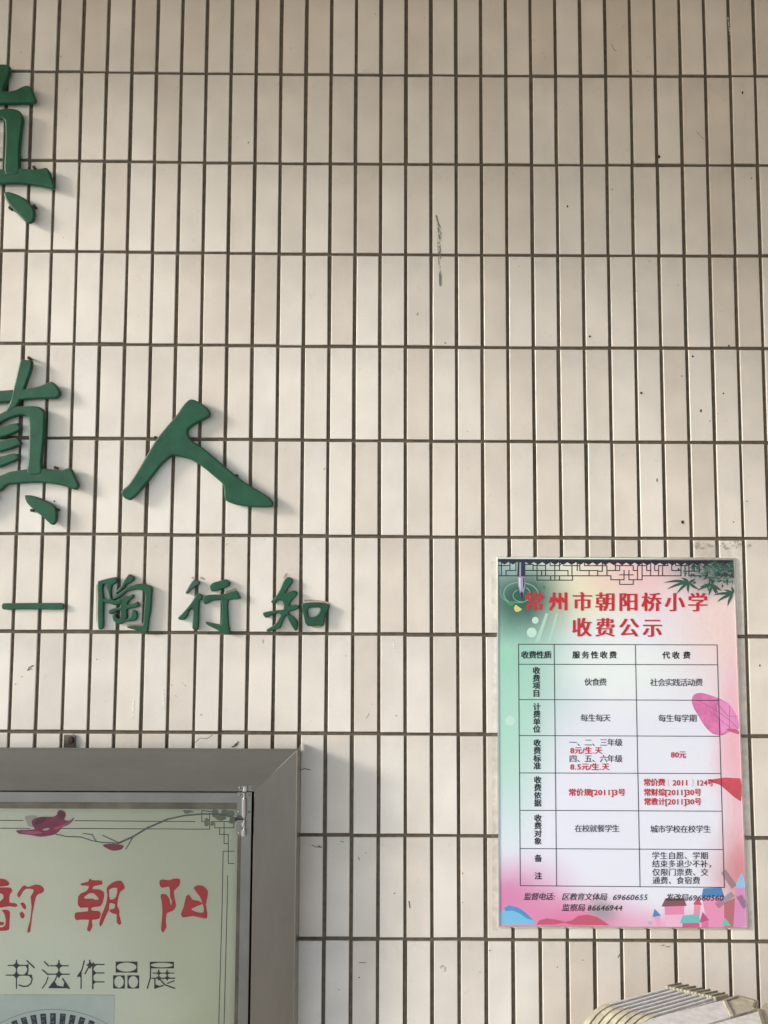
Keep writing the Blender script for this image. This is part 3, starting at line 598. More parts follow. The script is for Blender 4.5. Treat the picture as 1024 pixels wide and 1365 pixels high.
MB().poly(A([(226, 192), (286, 192), (285, 260), (272, 335), (262, 372), (250, 330), (232, 262)]), EP(3)).build('pen_nib', ink('pen_lilac', 158, 150, 180), nb)
MB().poly(A([(236, 200), (250, 200), (252, 300), (240, 262)]), EP(4)).build('nib_gleam', ink('nib_gleam', 214, 212, 226), nb)
MB().poly(A([(248, 318), (258, 300), (264, 318), (272, 300), (270, 335), (262, 374)]), EP(4) + 5e-5).poly(A([(270, 200), (280, 200), (279, 255), (270, 290)]), EP(4)).build('nib_tip', ink('nib_dark', 40, 36, 56), nb)
MB().poly(smooth_loop(A([(145, 395), (180, 378), (205, 385), (200, 405), (175, 412)])), EP(3)).build('small_leaf', ink('ink_leaf', 74, 140, 84), nb)
MB().poly(smooth_loop(A([(200, 430), (215, 405), (232, 418), (250, 430), (262, 440), (240, 455), (215, 458)])), EP(3) + 5e-5).build('small_blossom', ink('ink_yellow', 208, 200, 122), nb)
# titles
t = Chars(I_RED, nb); fat = (-.95, -.5, 0, .5, .95)
for ch, x_ in zip('常州市朝阳桥小学', (712.4, 744.8, 776.4, 807, 837.8, 868.4, 899.4, 930.2)): put_glyph(t, ch, x_, 802 + (x_ - 712) * .006, 25, EP(6), bold=.016, fat=fat)
for ch, x_ in zip('收费公示', (775.5, 806.8, 838.4, 869.8)): put_glyph(t, ch, x_, 836.6 + (x_ - 775) * .006, 25, EP(6), bold=.016, fat=fat)
# table grid
xsL = {0: (691.2, 738.7, 847, 955.9), 3: (692.9, 740.2, 849.8, 960.4), 7: (693.6, 742, 853.2, 965.6)}
def colx(i, y):
    a = (y - 858.7) / 322; return xsL[0][i] + (xsL[7][i] - xsL[0][i]) * a
rows = [(858.7, 859.7), (885.4, 886.2), (932.5, 933.5), (980.5, 981.5), (1030.3, 1031.1), (1080.2, 1081.3), (1131.2, 1132.4), (1180.6, 1182.9)]
mbx = MB(); M_CELL = ink('cell_tint', 216, 221, 233, K)
t = MB()
for yl, yr in rows: t.line([(colx(0, yl), yl), (colx(3, yr), yr)], 1.0, EP(3))
for i in range(4): t.line([(colx(i, 858.7), 858.7 + .33 * i), (colx(i, 1182), 1180.6 + .75 * i)], 1.0, EP(3) + 5e-5)
t.build('table_rules', I_RULE, nb)
# petals behind the table rules
Bq = lambda pts: zoom(830, 855, 6.024, pts); Cq = lambda pts: zoom(830, 975, 6.024, pts)
M_PET = mat('ink_petal', c(212, 118, 172, K), .4, var=.25, vscale=45, stretch=(1, 1, 1))
MB().poly(smooth_loop(Bq([(555, 480), (570, 430), (620, 412), (700, 430), (780, 460), (850, 500), (900, 570), (930, 640), (932, 700), (850, 730), (800, 755), (720, 740), (660, 680), (610, 600), (570, 530)])), EP(1)).build('pink_petal', M_PET, nb)
MB().poly(smooth_loop(Bq([(780, 470), (850, 505), (900, 575), (928, 640), (928, 700), (850, 725), (800, 745), (780, 640), (760, 560)])), EP(1) + 3e-5).build('petal_light', mat('ink_petal_light', c(220, 142, 192, K), .4, var=.15, vscale=50), nb)
t = MB()
for l in [[(600, 470), (760, 560), (870, 640)], [(860, 520), (860, 700), (800, 750)], [(760, 500), (850, 600), (925, 600)], [(870, 640), (925, 700)], [(700, 560), (860, 690)]]: t.line(Bq(l), .5, EP(2))
t.build('petal_veins', ink('ink_vein', 150, 50, 120), nb)
MB().poly(smooth_loop(Cq([(690, 395), (750, 380), (830, 370), (900, 375), (948, 380), (952, 560), (900, 530), (830, 470), (780, 430), (720, 410)])), EP(1)).build('red_petal', mat('ink_red_petal', c(198, 78, 92, K), .4, var=.15, vscale=50), nb)
MB().poly(smooth_loop(Cq([(830, -20), (905, -20), (935, 0), (934, 22), (900, 14), (860, 0)])), EP(1) + 5e-5).build('petal_stem', ink('ink_stem', 196, 96, 120), nb)
# landscape at the foot
Dq = lambda pts: zoom(830, 1130, 5.689, pts); Eq = lambda pts: zoom(650, 1160, 5.689, pts)
def flat(name, pts, col, k, sm=False, var=0.0): MB().poly(smooth_loop(pts) if sm else pts, EP(1) + k * 1e-5).build(name, ink('ink_' + name, *col, K, var=var), nb)
flat('red_hills', Eq([(372, 413), (390, 382), (450, 365), (520, 375), (590, 392), (640, 380), (690, 345), (760, 336), (830, 355), (880, 385), (925, 418), (650, 414), (580, 400), (510, 411)]), (190, 86, 111), 1)
flat('blue_rock', Eq([(97, 320), (132, 302), (122, 286), (160, 266), (230, 282), (290, 322), (340, 372), (370, 411), (97, 410)]), (116, 183, 219), 2)
flat('rock_shade', Eq([(124, 286), (160, 266), (230, 282), (290, 322), (345, 378), (300, 368), (240, 325), (190, 306), (135, 310)]), (78, 141, 195), 3)
flat('house_wall', Dq([(600, 372), (770, 368), (772, 604), (650, 604), (625, 500)]), (222, 145, 182), 1)
flat('slope_shade', Dq([(770, 420), (852, 380), (846, 600), (772, 600)]), (178, 108, 116), 2)
flat('windmill_tower', Dq([(858, 300), (926, 292), (940, 598), (840, 602)]), (207, 141, 188), 3)
flat('windmill_cap', Dq([(853, 300), (868, 255), (905, 185), (924, 235), (930, 300), (890, 305)]), (143, 187, 220), 4)
flat('house_wall', Dq([(318, 440), (468, 440), (462, 602), (326, 602)]), (220, 135, 177), 4)
flat('house_glow', Dq([(322, 510), (464, 505), (462, 602), (326, 602)]), (229, 178, 207), 5)
flat('brown_roof', Dq([(295, 447), (325, 383), (465, 383), (487, 441)]), (128, 86, 93), 6)
flat('blue_roof', Dq([(598, 377), (612, 308), (750, 303), (772, 372)]), (78, 128, 183), 5)
flat('house_wall', Dq([(542, 428), (592, 428), (585, 515), (538, 515)]), (220, 143, 173), 6)
flat('red_roof', Dq([(535, 430), (570, 375), (602, 434)]), (200, 78, 106), 7)
flat('house_wall', Dq([(236, 525), (282, 520), (290, 595), (262, 595)]), (224, 160, 194), 7)
flat('blue_roof', Dq([(225, 527), (243, 463), (292, 515)]), (78, 133, 192), 8)
flat('house_wall', Dq([(455, 572), (582, 568), (584, 602), (453, 602)]), (199, 91, 136), 8)
flat('teal_roof', Dq([(434, 573), (455, 515), (575, 503), (592, 569)]), (111, 183, 187), 9)
flat('house_wall', Dq([(598, 562), (650, 556), (652, 602), (598, 602)]), (210, 115, 162), 10)
flat('magenta_roof', Dq([(586, 567), (606, 485), (657, 551)]), (190, 78, 131), 11)
flat('teal_roof', Dq([(748, 592), (778, 531), (822, 592)]), (115, 183, 183), 10)
t = MB()
for (ax, ay), (bx, by) in [((858, 318), (765, 180)), ((858, 335), (715, 440)), ((875, 350), (932, 450))]:
    dx, dy = bx - ax, by - ay; L_ = math.hypot(dx, dy); nx, ny = -dy / L_ * 20, dx / L_ * 20
    for s_ in (-1, -.33, .33, 1): t.line(Dq([(ax + dx * .15 + nx * s_, ay + dy * .15 + ny * s_), (bx + nx * s_, by + ny * s_)]), .45, EP(3) + abs(s_) * 5e-5)
    for q in range(3, 19): t.line(Dq([(ax + dx * q / 18 + nx, ay + dy * q / 18 + ny), (ax + dx * q / 18 - nx, ay + dy * q / 18 - ny)]), .4, EP(3) + 8e-5 + q * 6e-6)
t.build('windmill_sails', ink('ink_sail', 108, 112, 118), nb)
t = MB(); t.disc(650 + 616 / 2.844, 980 + 712 / 2.844, 2.7, 2.9, EP(2)); t.build('grey_ball', ink('ink_ball', 176, 180, 190), nb)
# table text
BT = dict(bold=.012)
t = Chars(I_BLACK, nb)
put_row(t, '收费性质', (699.8, 710.1, 720.2, 730.3), 873, 9.8, EP(5), **BT)
put_row(t, '服务性收费', (768.2, 780.4, 792.8, 804.9, 817.2), 873.1, 9.6, EP(5), **BT)
put_row(t, '代收费', (888.1, 901, 915.5), 873.5, 9.6, EP(5), **BT)
for txt, x_, ys in [('收费项目', 715.1, (894, 904.3, 914.3, 924.4)), ('计费单位', 715.6, (942.2, 952.1, 962.1, 972)), ('收费标准', 716.1, (990.5, 1000.7, 1011, 1021.1)), ('收费依据', 716.8, (1039.8, 1050, 1060.2, 1070.4)), ('收费对象', 717.1, (1090.8, 1101, 1111.2, 1121.3)), ('备注', 717.5, (1144.2, 1167.6))]:
    for ch, y_ in zip(txt, ys): put_glyph(t, ch, x_, y_, 9.6, EP(5), **BT)
t = Chars(I_BLACK, nb); RG = dict(bold=.002)
put_row(t, '伙食费', (784.2, 794.1, 803.6), 909.3, 10, EP(5), **RG)
put_row(t, '社会实践活动费', (871.8, 882, 891.8, 901.7, 911.7, 921.8, 931.8), 909.8, 10, EP(5), **RG)
put_row(t, '每生每天', (779, 789.1, 799.1, 808.9), 957.1, 10, EP(5), **RG)
put_row(t, '每生每学期', (882.8, 893.1, 903.4, 913.5, 923.8), 957.6, 10, EP(5), **RG)
xs_ = (763.9, 774.5, 784.3, 794.5, 804.7, 814.6, 824.8)
put_row(t, '一、二、三年级', xs_, 989.8, 10, EP(5), **RG); put_row(t, '四、五、六年级', xs_, 1011.4, 10, EP(5), **RG)
put_span(t, '在校就餐学生', 766.2, 826, 1104.5, 10, EP(5), **RG); put_span(t, '城市学校在校学生', 867, 947.7, 1105.3, 10, EP(5), **RG)
put_span(t, '学生自愿、学期', 869.2, 943.8, 1140.7, 9.9, EP(5), **RG); put_span(t, '结束多退少不补，', 869.5, 954.5, 1151.7, 9.9, EP(5), **RG)
put_span(t, '仅限门票费、交', 869.8, 944.2, 1162.8, 9.9, EP(5), **RG); put_span(t, '通费、食宿费', 869.8, 933.2, 1173.8, 9.9, EP(5), **RG)
t = Chars(I_RED, nb); RD = dict(bold=.011)
put_span(t, '8元/生.天', 759.9, 803, 1000.5, 9.3, EP(5), **RD); put_span(t, '8.5元/生.天', 759.9, 812.4, 1022.2, 9.3, EP(5), **RD)
put_span(t, '80元', 894.2, 914.8, 1006.1, 9.6, EP(5), **RD); put_span(t, '常价规[2011]3号', 758, 833.8, 1056.3, 9.6, EP(5), **RD)
put_span(t, '常价费', 858, 886.8, 1043, 9.6, EP(5), **RD); put_span(t, '2011', 896.5, 918, 1043.3, 9.6, EP(5), **RD); put_span(t, '124号', 928, 951.5, 1043.5, 9.6, EP(5), **RD)
put_span(t, '常财综[2011]30号', 858.4, 935, 1056.3, 9.6, EP(5), **RD); put_span(t, '常教计[2011]30号', 858.6, 935.2, 1068.7, 9.6, EP(5), **RD)
t = MB()
for x_, s_ in ((891, 1), (924, -1)): t.line([(x_ + 1.3 * s_, 1039), (x_, 1040.2), (x_, 1046.8), (x_ + 1.3 * s_, 1048)], .5, EP(5))
t.build('bracket_lettering', ink('ink_rose', 205, 130, 145), nb)
t = Chars(I_BLACK, nb); IT = dict(bold=.002, shear=.22)
put_span(t, '监督电话', 697.8, 736.8, 1195.2, 9.8, EP(5), **IT); put_glyph(t, ':', 742.6, 1195.2, 10, EP(5), **IT)
put_span(t, '区教育文体局', 748.8, 809, 1195.6, 9.8, EP(5), **IT); put_span(t, '69660655', 816.7, 863.8, 1196, 9.8, EP(5), **IT)
put_span(t, '发改局', 887.3, 917.2, 1196.4, 9.8, EP(5), **IT); put_span(t, '69660560', 917.8, 964.9, 1196.8, 9.8, EP(5), **IT)
put_span(t, '监察局', 748.8, 779.4, 1210, 9.8, EP(5), **IT); put_span(t, '86646944', 783, 830, 1210.2, 9.8, EP(5), **IT)

# ------------------------------------------------------------------ stainless display case
CDp = .078
co = P(397.6, 998.6, CDp)                  # outer top right corner of the rim
XR, ZT = co.x, co.z
XL, ZB_ = XR - 2.3, ZT - 1.05
ci = P(338.6, 1055.6, CDp - .006)
FW, FH = XR - ci.x, ZT - ci.z
case = empty('display_case', ((XL + XR) / 2, 0, ZB_), 'wall-mounted stainless steel display case with glass door, filling the lower left corner', 'display case')
YF, YI, YB = -CDp, -CDp + .006, -.0058
def rim(a_out, b_out, a_in, b_in, nrm):    # one mitred rail of the surround: side face, lip, front face, return
    e = .0022
    def pt(q, y): return Vector((q[0], y, q[1]))
    def mx2(p_, q_, t_): return (p_[0] + (q_[0] - p_[0]) * t_, p_[1] + (q_[1] - p_[1]) * t_)
    t_ = e / FW
    prof = [(a_out, b_out, YB), (a_out, b_out, YF + e * .6), (mx2(a_out, a_in, t_ * .3), mx2(b_out, b_in, t_ * .3), YF), (mx2(a_out, a_in, t_ * 1.1), mx2(b_out, b_in, t_ * 1.1), YF), (mx2(a_out, a_in, t_ * 1.8), mx2(b_out, b_in, t_ * 1.8), YF + .0008), (mx2(a_out, a_in, .985), mx2(b_out, b_in, .985), YI), (a_in, b_in, YI + .0012), (a_in, b_in, YB)]
    if a_out[1] == b_out[1] == ZT: prof = [(a_out, b_out, YF + .006)] + prof[1:]     # thin lip; the box behind it is set in below
    v, f = [], []
    for a_, b_, y_ in prof: v += [pt(a_, y_), pt(b_, y_)]
    for q_ in v[:2]:
        if q_.y == YB and q_.z == ZT: q_.z -= .014
    for i in range(len(prof) - 1): f.append((2 * i, 2 * i + 1, 2 * i + 3, 2 * i + 2))
    return v, f
OT = [(XL, ZT), (XR, ZT), (XR, ZB_), (XL, ZB_)]; IN = [(XL + FW, ZT - FH), (XR - FW, ZT - FH), (XR - FW, ZB_ + FH), (XL + FW, ZB_ + FH)]
for i in range(4):
    j = (i + 1) % 4; g_ = .00018
    sh = [(g_, 0), (0, -g_), (-g_, 0), (0, g_)][i]          # hairline mitre gap
    a_o, b_o = OT[i], OT[j]; a_i, b_i = IN[i], IN[j]
    v, f = rim(a_o, b_o, a_i, b_i, 0)
    MB().add(v, f).build('surround_rail', M_STEEL if i % 2 == 0 else M_STEEL_UP, case)
MB().box((XL + .002, YB, ZB_ + .002), (XR - .002, YB - .006, ZT - .016)).build('back_panel', M_DARK, case)
MB().box((XL + .003, YF + .0062, ZT - .018), (XR - .003, YB - .0062, ZT - .0145)).build('box_top', M_STEEL, case)
mw = MB()
mw.tube([Vector((XR - .001, YF + .0004, ZT - .001)), Vector((XR - FW + .001, YI + .0009, ZT - FH + .001))], .0004, 6)
mw.build('mitre_seam', M_BEAD, case)
# door: rails and stile
sx0, sx1 = P(320, 1200, CDp - .008).x, P(333.2, 1200, CDp - .008).x
IX, IZ = XR - FW, ZT - FH
gap = IX - sx1
DW = sx1 - sx0
dy0, dy1 = -CDp + .008, -CDp + .026
dzt = P(200, 1056.6, CDp - .008).z; dzb = P(200, 1070, CDp - .008).z
dl, dr, dbm = XL + FW + .004, sx1, ZB_ + FH + .004
door = MB().box((sx0, dy0, dbm), (dr, dy1, dzt), .0012).build('door_stile', M_STEEL_V, case)
MB().box((dl, dy0 + .0006, dzb), (sx0 - .0004, dy1, dzt), .0012).build('door_rail', M_STEEL_V, case)
MB().box((dl, dy0 + .0006, dbm), (sx0 - .0004, dy1, dbm + .024), .0012).build('door_rail', M_STEEL_V, case)
MB().box((dl - .02, dy0, dbm), (dl - .0005, dy1, dzt), .0012).build('door_stile', M_STEEL_V, case)
lip = P(315.3, 1200, CDp - .014).x
MB().box((lip, -CDp + .013, dbm + .02), (sx0 - .0002, -CDp + .030, dzb + .002), .0008).build('glazing_bead', M_BEAD, case)
MB().box((dl, -CDp + .014, P(200, 1077.5, CDp - .02).z), (lip - .0003, -CDp + .034, dzb - .0005), .0008).build('glazing_bead', M_BEAD, case)
# glass
gmat = bpy.data.materials.new('door_glass'); gmat.use_nodes = True; nt = gmat.node_tree
for n_ in list(nt.nodes):
    if n_.type == 'BSDF_PRINCIPLED': nt.nodes.remove(n_)
out = [n_ for n_ in nt.nodes if n_.type == 'OUTPUT_MATERIAL'][0]
tr = nt.nodes.new('ShaderNodeBsdfTransparent'); tr.inputs[0].default_value = (.955, .97, .94, 1)
gl = nt.nodes.new('ShaderNodeBsdfGlossy'); gl.inputs['Roughness'].default_value = .04; gl.inputs[0].default_value = (1, 1, 1, 1)
fr_ = nt.nodes.new('ShaderNodeFresnel'); fr_.inputs[0].default_value = 1.45
mxs = nt.nodes.new('ShaderNodeMixShader'); nt.links.new(fr_.outputs[0], mxs.inputs[0]); nt.links.new(tr.outputs[0], mxs.inputs[1]); nt.links.new(gl.outputs[0], mxs.inputs[2]); nt.links.new(mxs.outputs[0], out.inputs[0])
MB().add([(dl, -CDp + .024, dbm), (sx0 + .002, -CDp + .024, dbm), (sx0 + .002, -CDp + .024, dzt - .003), (dl, -CDp + .024, dzt - .003)], [(0, 1, 2, 3)]).build('glass_pane', gmat, case)
# barrel bolt
def LZ(x_, y_): return (300 + x_ / 9.1, 980 + y_ / 9.1)
latch = MB()
a, b_ = P(*LZ(150, 690), CDp - .009), P(*LZ(318, 1210), CDp - .009)
latch.box((a.x, dy0 - .0012, b_.z), (b_.x, dy0 - .0002, a.z), .0004)
lt = latch.build('barrel_bolt', M_STEEL_V, case)
def cyl(x_, y0_, y1_, r, name, m_=M_CHROME, par=lt, d=CDp - .002):
    p0, p1 = P(*LZ(x_, y0_), d), P(*LZ(x_, y1_), d)
    return MB().tube([p0, p1], r * .00018, 22).build(name, m_, par, smooth=False)
for nm, x_, y0_, y1_, r in [('keeper', 246, 618, 678, 33), ('barrel', 230, 768, 985, 30), ('bolt_rod', 232, 700, 1215, 14), ('barrel', 226, 1145, 1218, 32), ('bolt_collar', 225, 1055, 1100, 28)]:
    o_ = cyl(x_, y0_, y1_, r, nm)
kp0, kp1 = P(*LZ(165, 615), CDp - .004), P(*LZ(345, 680), CDp - .004)
MB().box((kp0.x, YI - .0016, kp1.z), (kp1.x, YI - .0002, kp0.z), .0004).build('keeper_plate', M_STEEL_V, lt)
kn = MB(); q0, q1 = P(*LZ(225, 1020), CDp + .002), P(*LZ(145, 1020), CDp + .004)
kn.tube([q0, q1], .0018, 8); kn.tube([q1, q1 + Vector((-.004, -.001, 0))], .0042, 10); kn.build('bolt_knob', M_DARK, lt)
for (x_, y_, d_) in [(182, 640, CDp - .0035), (325, 645, CDp - .0035), (182, 725, CDp - .0065), (295, 725, CDp - .0065), (170, 930, CDp - .0065), (295, 930, CDp - .0065), (172, 1190, CDp - .0065)]:
    p = P(*LZ(x_, y_), d_); MB().tube([p + Vector((0, .002, 0)), p + Vector((0, -.0006, 0)), p + Vector((0, -.0012, 0))], .0026, 10, rr=[.0026, .0026, .0016]).build('screw', M_STEEL, lt)
# mounting tab behind the case
p0, p1 = P(85.2, 979.5, .008), P(100.2, 997, .008)
tab = MB().box((p0.x, -.0085, p1.z - .02), (p1.x, -.0056, p0.z), .0006).build('mounting_tab', M_STEEL, case)
p = P(94.4, 986.4, .01); MB().tube([p + Vector((0, .004, 0)), p + Vector((0, -.001, 0)), p + Vector((0, -.0028, 0))], .005, 12, rr=[.0088, .0088, .005]).build('rusty_bolt', M_RUST, tab)

# ------------------------------------------------------------------ exhibition poster inside the case
XD = .036
paper = [(XL + FW + .002, ZB_ + FH), (P(316, 1200, XD).x + .012, ZB_ + FH), (P(316, 1200, XD).x + .012, dzb + .01), (XL + FW + .002, dzb + .01)]
M_PAPER = print_material('exhibition_paper', (.86, .77, .60, 1), [(.93, .85, .18, .6, (.62, .58, .42, 1), .75), (.78, .45, .16, .3, (.90, .84, .70, 1), .7), (.99, .15, .1, .5, (.56, .52, .34, 1), .8), (.6, .6, .4, .5, (.88, .82, .66, 1), .6)], .6, False)
ex = empty('exhibition_poster', (paper[0][0] + 1.1, -XD, paper[0][1]), 'pale green calligraphy exhibition poster behind the glass of the steel case', 'poster')
MB()
mesh('paper_sheet', [(x_, -XD, z_) for x_, z_ in paper] , [(0, 1, 2, 3)], M_PAPER, ex, uvs=[(0, 0), (1, 0), (1, 1), (0, 1)])
def EX(k): return XD + .00035 * k
J_RED = ink('brush_red', 205, 42, 48); J_BLK = ink('brush_black', 44, 48, 46)
R1 = lambda pts: zoom(0, 1150, 6.4, pts); R2 = lambda pts: zoom(140, 1150, 6.4, pts)
red = [R1([(-60, 150), (0, 135), (50, 145), (82, 175), (70, 195), (0, 205), (-60, 205)]),
       R1([(-60, 215), (0, 212), (90, 212), (107, 240), (85, 270), (82, 340), (130, 345), (152, 365), (135, 378), (80, 372), (0, 385), (-60, 390), (-60, 350), (0, 330), (30, 300), (25, 270), (0, 262), (-60, 262)]),
       R1([(15, 405), (60, 402), (85, 420), (82, 500), (78, 570), (50, 580), (-40, 580), (-40, 550), (20, 552), (45, 530), (48, 480), (35, 430)]),
       R1([(0, 505), (35, 510), (30, 530), (0, 535), (-40, 530), (-40, 505)]),
       R1([(145, 275), (170, 230), (205, 192), (240, 208), (300, 187), (345, 192), (372, 215), (375, 245), (350, 262), (325, 270), (305, 300), (290, 370), (275, 450), (258, 590), (235, 597), (235, 570), (255, 500), (270, 380), (262, 290), (285, 250), (285, 228), (230, 222), (200, 240), (165, 300)]),
       R1([(175, 345), (200, 340), (225, 375), (215, 400), (195, 385)]), R1([(168, 430), (190, 418), (212, 450), (200, 475), (180, 472)]),
       [R1([(765, 135), (790, 150), (870, 152), (875, 185), (800, 200), (790, 225), (850, 228), (890, 255), (880, 330), (860, 370), (800, 378), (775, 392), (790, 410), (845, 412), (862, 440), (845, 480), (785, 490), (790, 540), (765, 590), (742, 570), (760, 487), (650, 490), (637, 460), (645, 425), (750, 415), (750, 382), (690, 385), (665, 360), (668, 290), (690, 262), (740, 240), (760, 200), (700, 195), (683, 180), (755, 160)]), R1([(715, 300), (760, 262), (800, 262), (845, 310), (820, 318), (790, 306), (740, 308)])],
       [R2([(15, 215), (50, 180), (100, 155), (140, 155), (170, 205), (165, 225), (130, 250), (115, 300), (105, 370), (125, 410), (122, 440), (140, 520), (125, 530), (100, 510), (100, 440), (70, 435), (40, 415), (40, 400), (80, 390), (85, 355), (40, 345), (35, 400), (10, 450), (-20, 520), (-40, 545), (-48, 520), (-30, 450), (10, 350), (20, 280)]), R2([(35, 235), (60, 217), (105, 217), (95, 290), (70, 313), (42, 313)])],
       R2([(465, 155), (490, 142), (550, 150), (590, 135), (640, 140), (635, 195), (590, 240), (595, 300), (608, 370), (580, 410), (530, 430), (520, 500), (525, 550), (495, 597), (478, 570), (490, 430), (485, 340), (475, 290), (480, 268), (520, 270), (550, 310), (562, 365), (572, 330), (555, 290), (555, 240), (545, 205), (490, 215), (470, 200)]),
       R2([(755, 215), (790, 192), (840, 200), (878, 240), (875, 290), (862, 360), (875, 440), (868, 475), (820, 470), (750, 455), (665, 468), (648, 440), (670, 380), (695, 280), (720, 275), (745, 315), (800, 325), (835, 350), (800, 365), (755, 385), (735, 400), (780, 420), (840, 425), (840, 370), (830, 340), (810, 290)])]
t = MB()
for i, s_ in enumerate(red):
    loops = s_ if isinstance(s_[0], list) else [s_]
    v, f = shape([smooth_loop(l, 2) for l in loops], EX(2) + i * 1e-5); t.add(v, f)
t.build('red_brush_lettering', J_RED, ex)
W1 = lambda pts: zoom(0, 1265, 4.096, pts)
t = MB(); dd = [0]
def st(pts, w=6, wm=None):                # tapering pen stroke
    n_ = len(pts)
    for i in range(n_ - 1):
        dd[0] += 1; t.line(W1([pts[i], pts[i + 1]]), w / 4.096, EX(2) + dd[0] * 4e-6)
def star(x_, y_, r):
    pts = []
    for k_ in range(16):
        a_ = k_ * math.pi / 8; rr_ = r * (1 if k_ % 4 == 0 else .62 if k_ % 2 else .5); pts.append((x_ + rr_ * math.cos(a_), y_ + rr_ * math.sin(a_)))
    dd[0] += 1; t.poly(W1(pts), EX(2) + dd[0] * 4e-6)
def tri(pts): dd[0] += 1; t.poly(W1(pts), EX(2) + dd[0] * 4e-6)
st([(45, 90), (95, 90), (152, 90)]); st([(90, 62), (90, 215)], 6); st([(152, 88), (152, 118), (146, 143)], 8); st([(35, 143), (170, 143)]); st([(170, 143), (176, 165), (168, 190), (150, 203), (125, 204), (105, 197)], 7); st([(148, 65), (187, 102)], 7)
star(90, 90, 24); star(90, 143, 24); tri([(152, 84), (138, 90), (152, 112)]); tri([(155, 143), (176, 143), (176, 168)]); tri([(150, 118), (153, 140), (132, 142)])
st([(243, 70), (265, 92)], 7); st([(233, 115), (263, 140)], 7); st([(262, 155), (252, 185), (232, 213)], 6); st([(275, 92), (372, 92)]); st([(322, 64), (322, 140)], 7); st([(265, 138), (378, 138)]); st([(316, 138), (300, 172), (270, 210)], 7); st([(270, 211), (376, 211)], 7); st([(343, 163), (378, 215)], 8)
star(322, 92, 24); star(322, 138, 24); tri([(268, 213), (300, 178), (312, 200), (350, 207)]); tri([(352, 180), (378, 214), (345, 208)])
st([(460, 66), (448, 115), (424, 150)], 7); st([(443, 128), (443, 215)], 6); st([(490, 62), (490, 88), (465, 135)], 7); st([(490, 85), (568, 85)]); st([(507, 85), (507, 215)], 8); st([(507, 131), (568, 131)]); st([(507, 180), (568, 180)])
star(492, 88, 22); star(509, 90, 20); tri([(424, 150), (440, 130), (444, 155)]); tri([(507, 112), (528, 131), (507, 150)]); tri([(507, 165), (526, 180), (507, 196)])
def ring(x0, y0, x1, y1, rx, ry):
    cx_, cy_ = (x0 + x1) / 2, (y0 + y1) / 2; lp = [(x0, y0), (x1, y0), (x1, y1), (x0, y1)]
    el = [(cx_ + rx * math.cos(k_ * math.pi / 10), cy_ + ry * math.sin(k_ * math.pi / 10)) for k_ in range(20)]
    v, f = shape([W1(lp), W1(el)], EX(2) + .0001); t.add(v, f)
ring(632, 69, 751, 129, 54, 25); ring(618, 144, 682, 216, 26, 32); ring(696, 144, 760, 216, 26, 32); ring(818, 70, 950, 106, 60, 13)
st([(823, 104), (821, 160), (805, 213)], 7); st([(835, 132), (950, 132)], 5); st([(867, 115), (867, 162)], 6); st([(913, 115), (913, 162)], 6); st([(830, 160), (953, 160)], 6); st([(846, 160), (846, 214)], 7); st([(846, 214), (890, 200)], 7); st([(868, 160), (900, 195), (953, 215)], 7); st([(951, 174), (915, 188)], 6)
for x_, y_ in ((867, 132), (913, 132), (867, 158), (913, 158)): star(x_, y_, 17)
tri([(846, 218), (846, 192), (880, 205)])
t.build('black_lettering', J_BLK, ex)
# printed fret lines
F1 = lambda pts: zoom(150, 1040, 5.389, pts)
t = MB()
for k, l in enumerate([[(-10, 1093.6), (31, 1093.6)], [(100, 1094), (260, 1095.2)], [(-10, 1104), (40, 1104.2)], [(75, 1104.3), (279.5, 1105.3), (279.5, 1084)], F1([(740, 228), (642, 218), (642, 297), (690, 297)]), F1([(712, 297), (872, 297), (872, 342), (735, 342), (735, 305)]),
                       F1([(770, 342), (770, 390), (832, 390), (832, 598), (873, 598)]), F1([(802, 300), (802, 455), (830, 455)]), F1([(873, 510), (795, 510)]) + [(296.4, 1200), (291.7, 1365), (289, 1440)], [(303.6, 1167), (303, 1200), (298.8, 1365), (296.5, 1440)], F1([(698, 270), (698, 352)])]):
    t.line(l, 1.0, EX(1) + k * 8e-6)
t.build('border_rules', J_BLK, ex)
Fl = lambda pts: zoom(0, 980, 6.024, pts); F0 = lambda pts: zoom(0, 960, 2.438, pts)
MB().poly(smooth_loop(Fl([(200, 655), (250, 645), (300, 650), (270, 690), (290, 740), (230, 730), (215, 700)])), EX(3)).build('pale_petal', ink('ink_pale_petal', 196, 176, 168), ex)
MB().poly(smooth_loop(Fl([(255, 690), (290, 665), (340, 655), (430, 655), (455, 640), (465, 610), (485, 600), (520, 615), (528, 650), (515, 680), (560, 685), (595, 660), (590, 680), (550, 720), (500, 740), (470, 775), (430, 800), (330, 815), (230, 800), (150, 790), (130, 765), (280, 755), (260, 720)])), EX(4)).poly(smooth_loop(F0([(333, 406), (368, 402), (403, 408), (395, 420), (365, 424)])), EX(4)).build('red_blossom', ink('ink_blossom', 158, 40, 78, var=.25), ex)
BL_ = ink('ink_blossom_light', 196, 96, 128); BD_ = ink('ink_blossom_dark', 112, 24, 56)
MB().poly(smooth_loop(Fl([(470, 640), (490, 612), (512, 622), (518, 645), (495, 668), (475, 665)])), EX(5)).build('petal_tone', BD_, ex)
MB().poly(smooth_loop(Fl([(430, 745), (500, 722), (560, 690), (588, 668), (560, 706), (500, 738), (450, 758)])), EX(5)).build('petal_tone', BL_, ex)
MB().poly(smooth_loop(Fl([(160, 775), (230, 770), (320, 772), (340, 785), (280, 795), (200, 790)])), EX(5)).build('petal_tone', BL_, ex)
MB().poly(smooth_loop(Fl([(280, 690), (320, 668), (380, 665), (360, 690), (310, 720), (285, 720)])), EX(5)).build('petal_tone', BD_, ex)
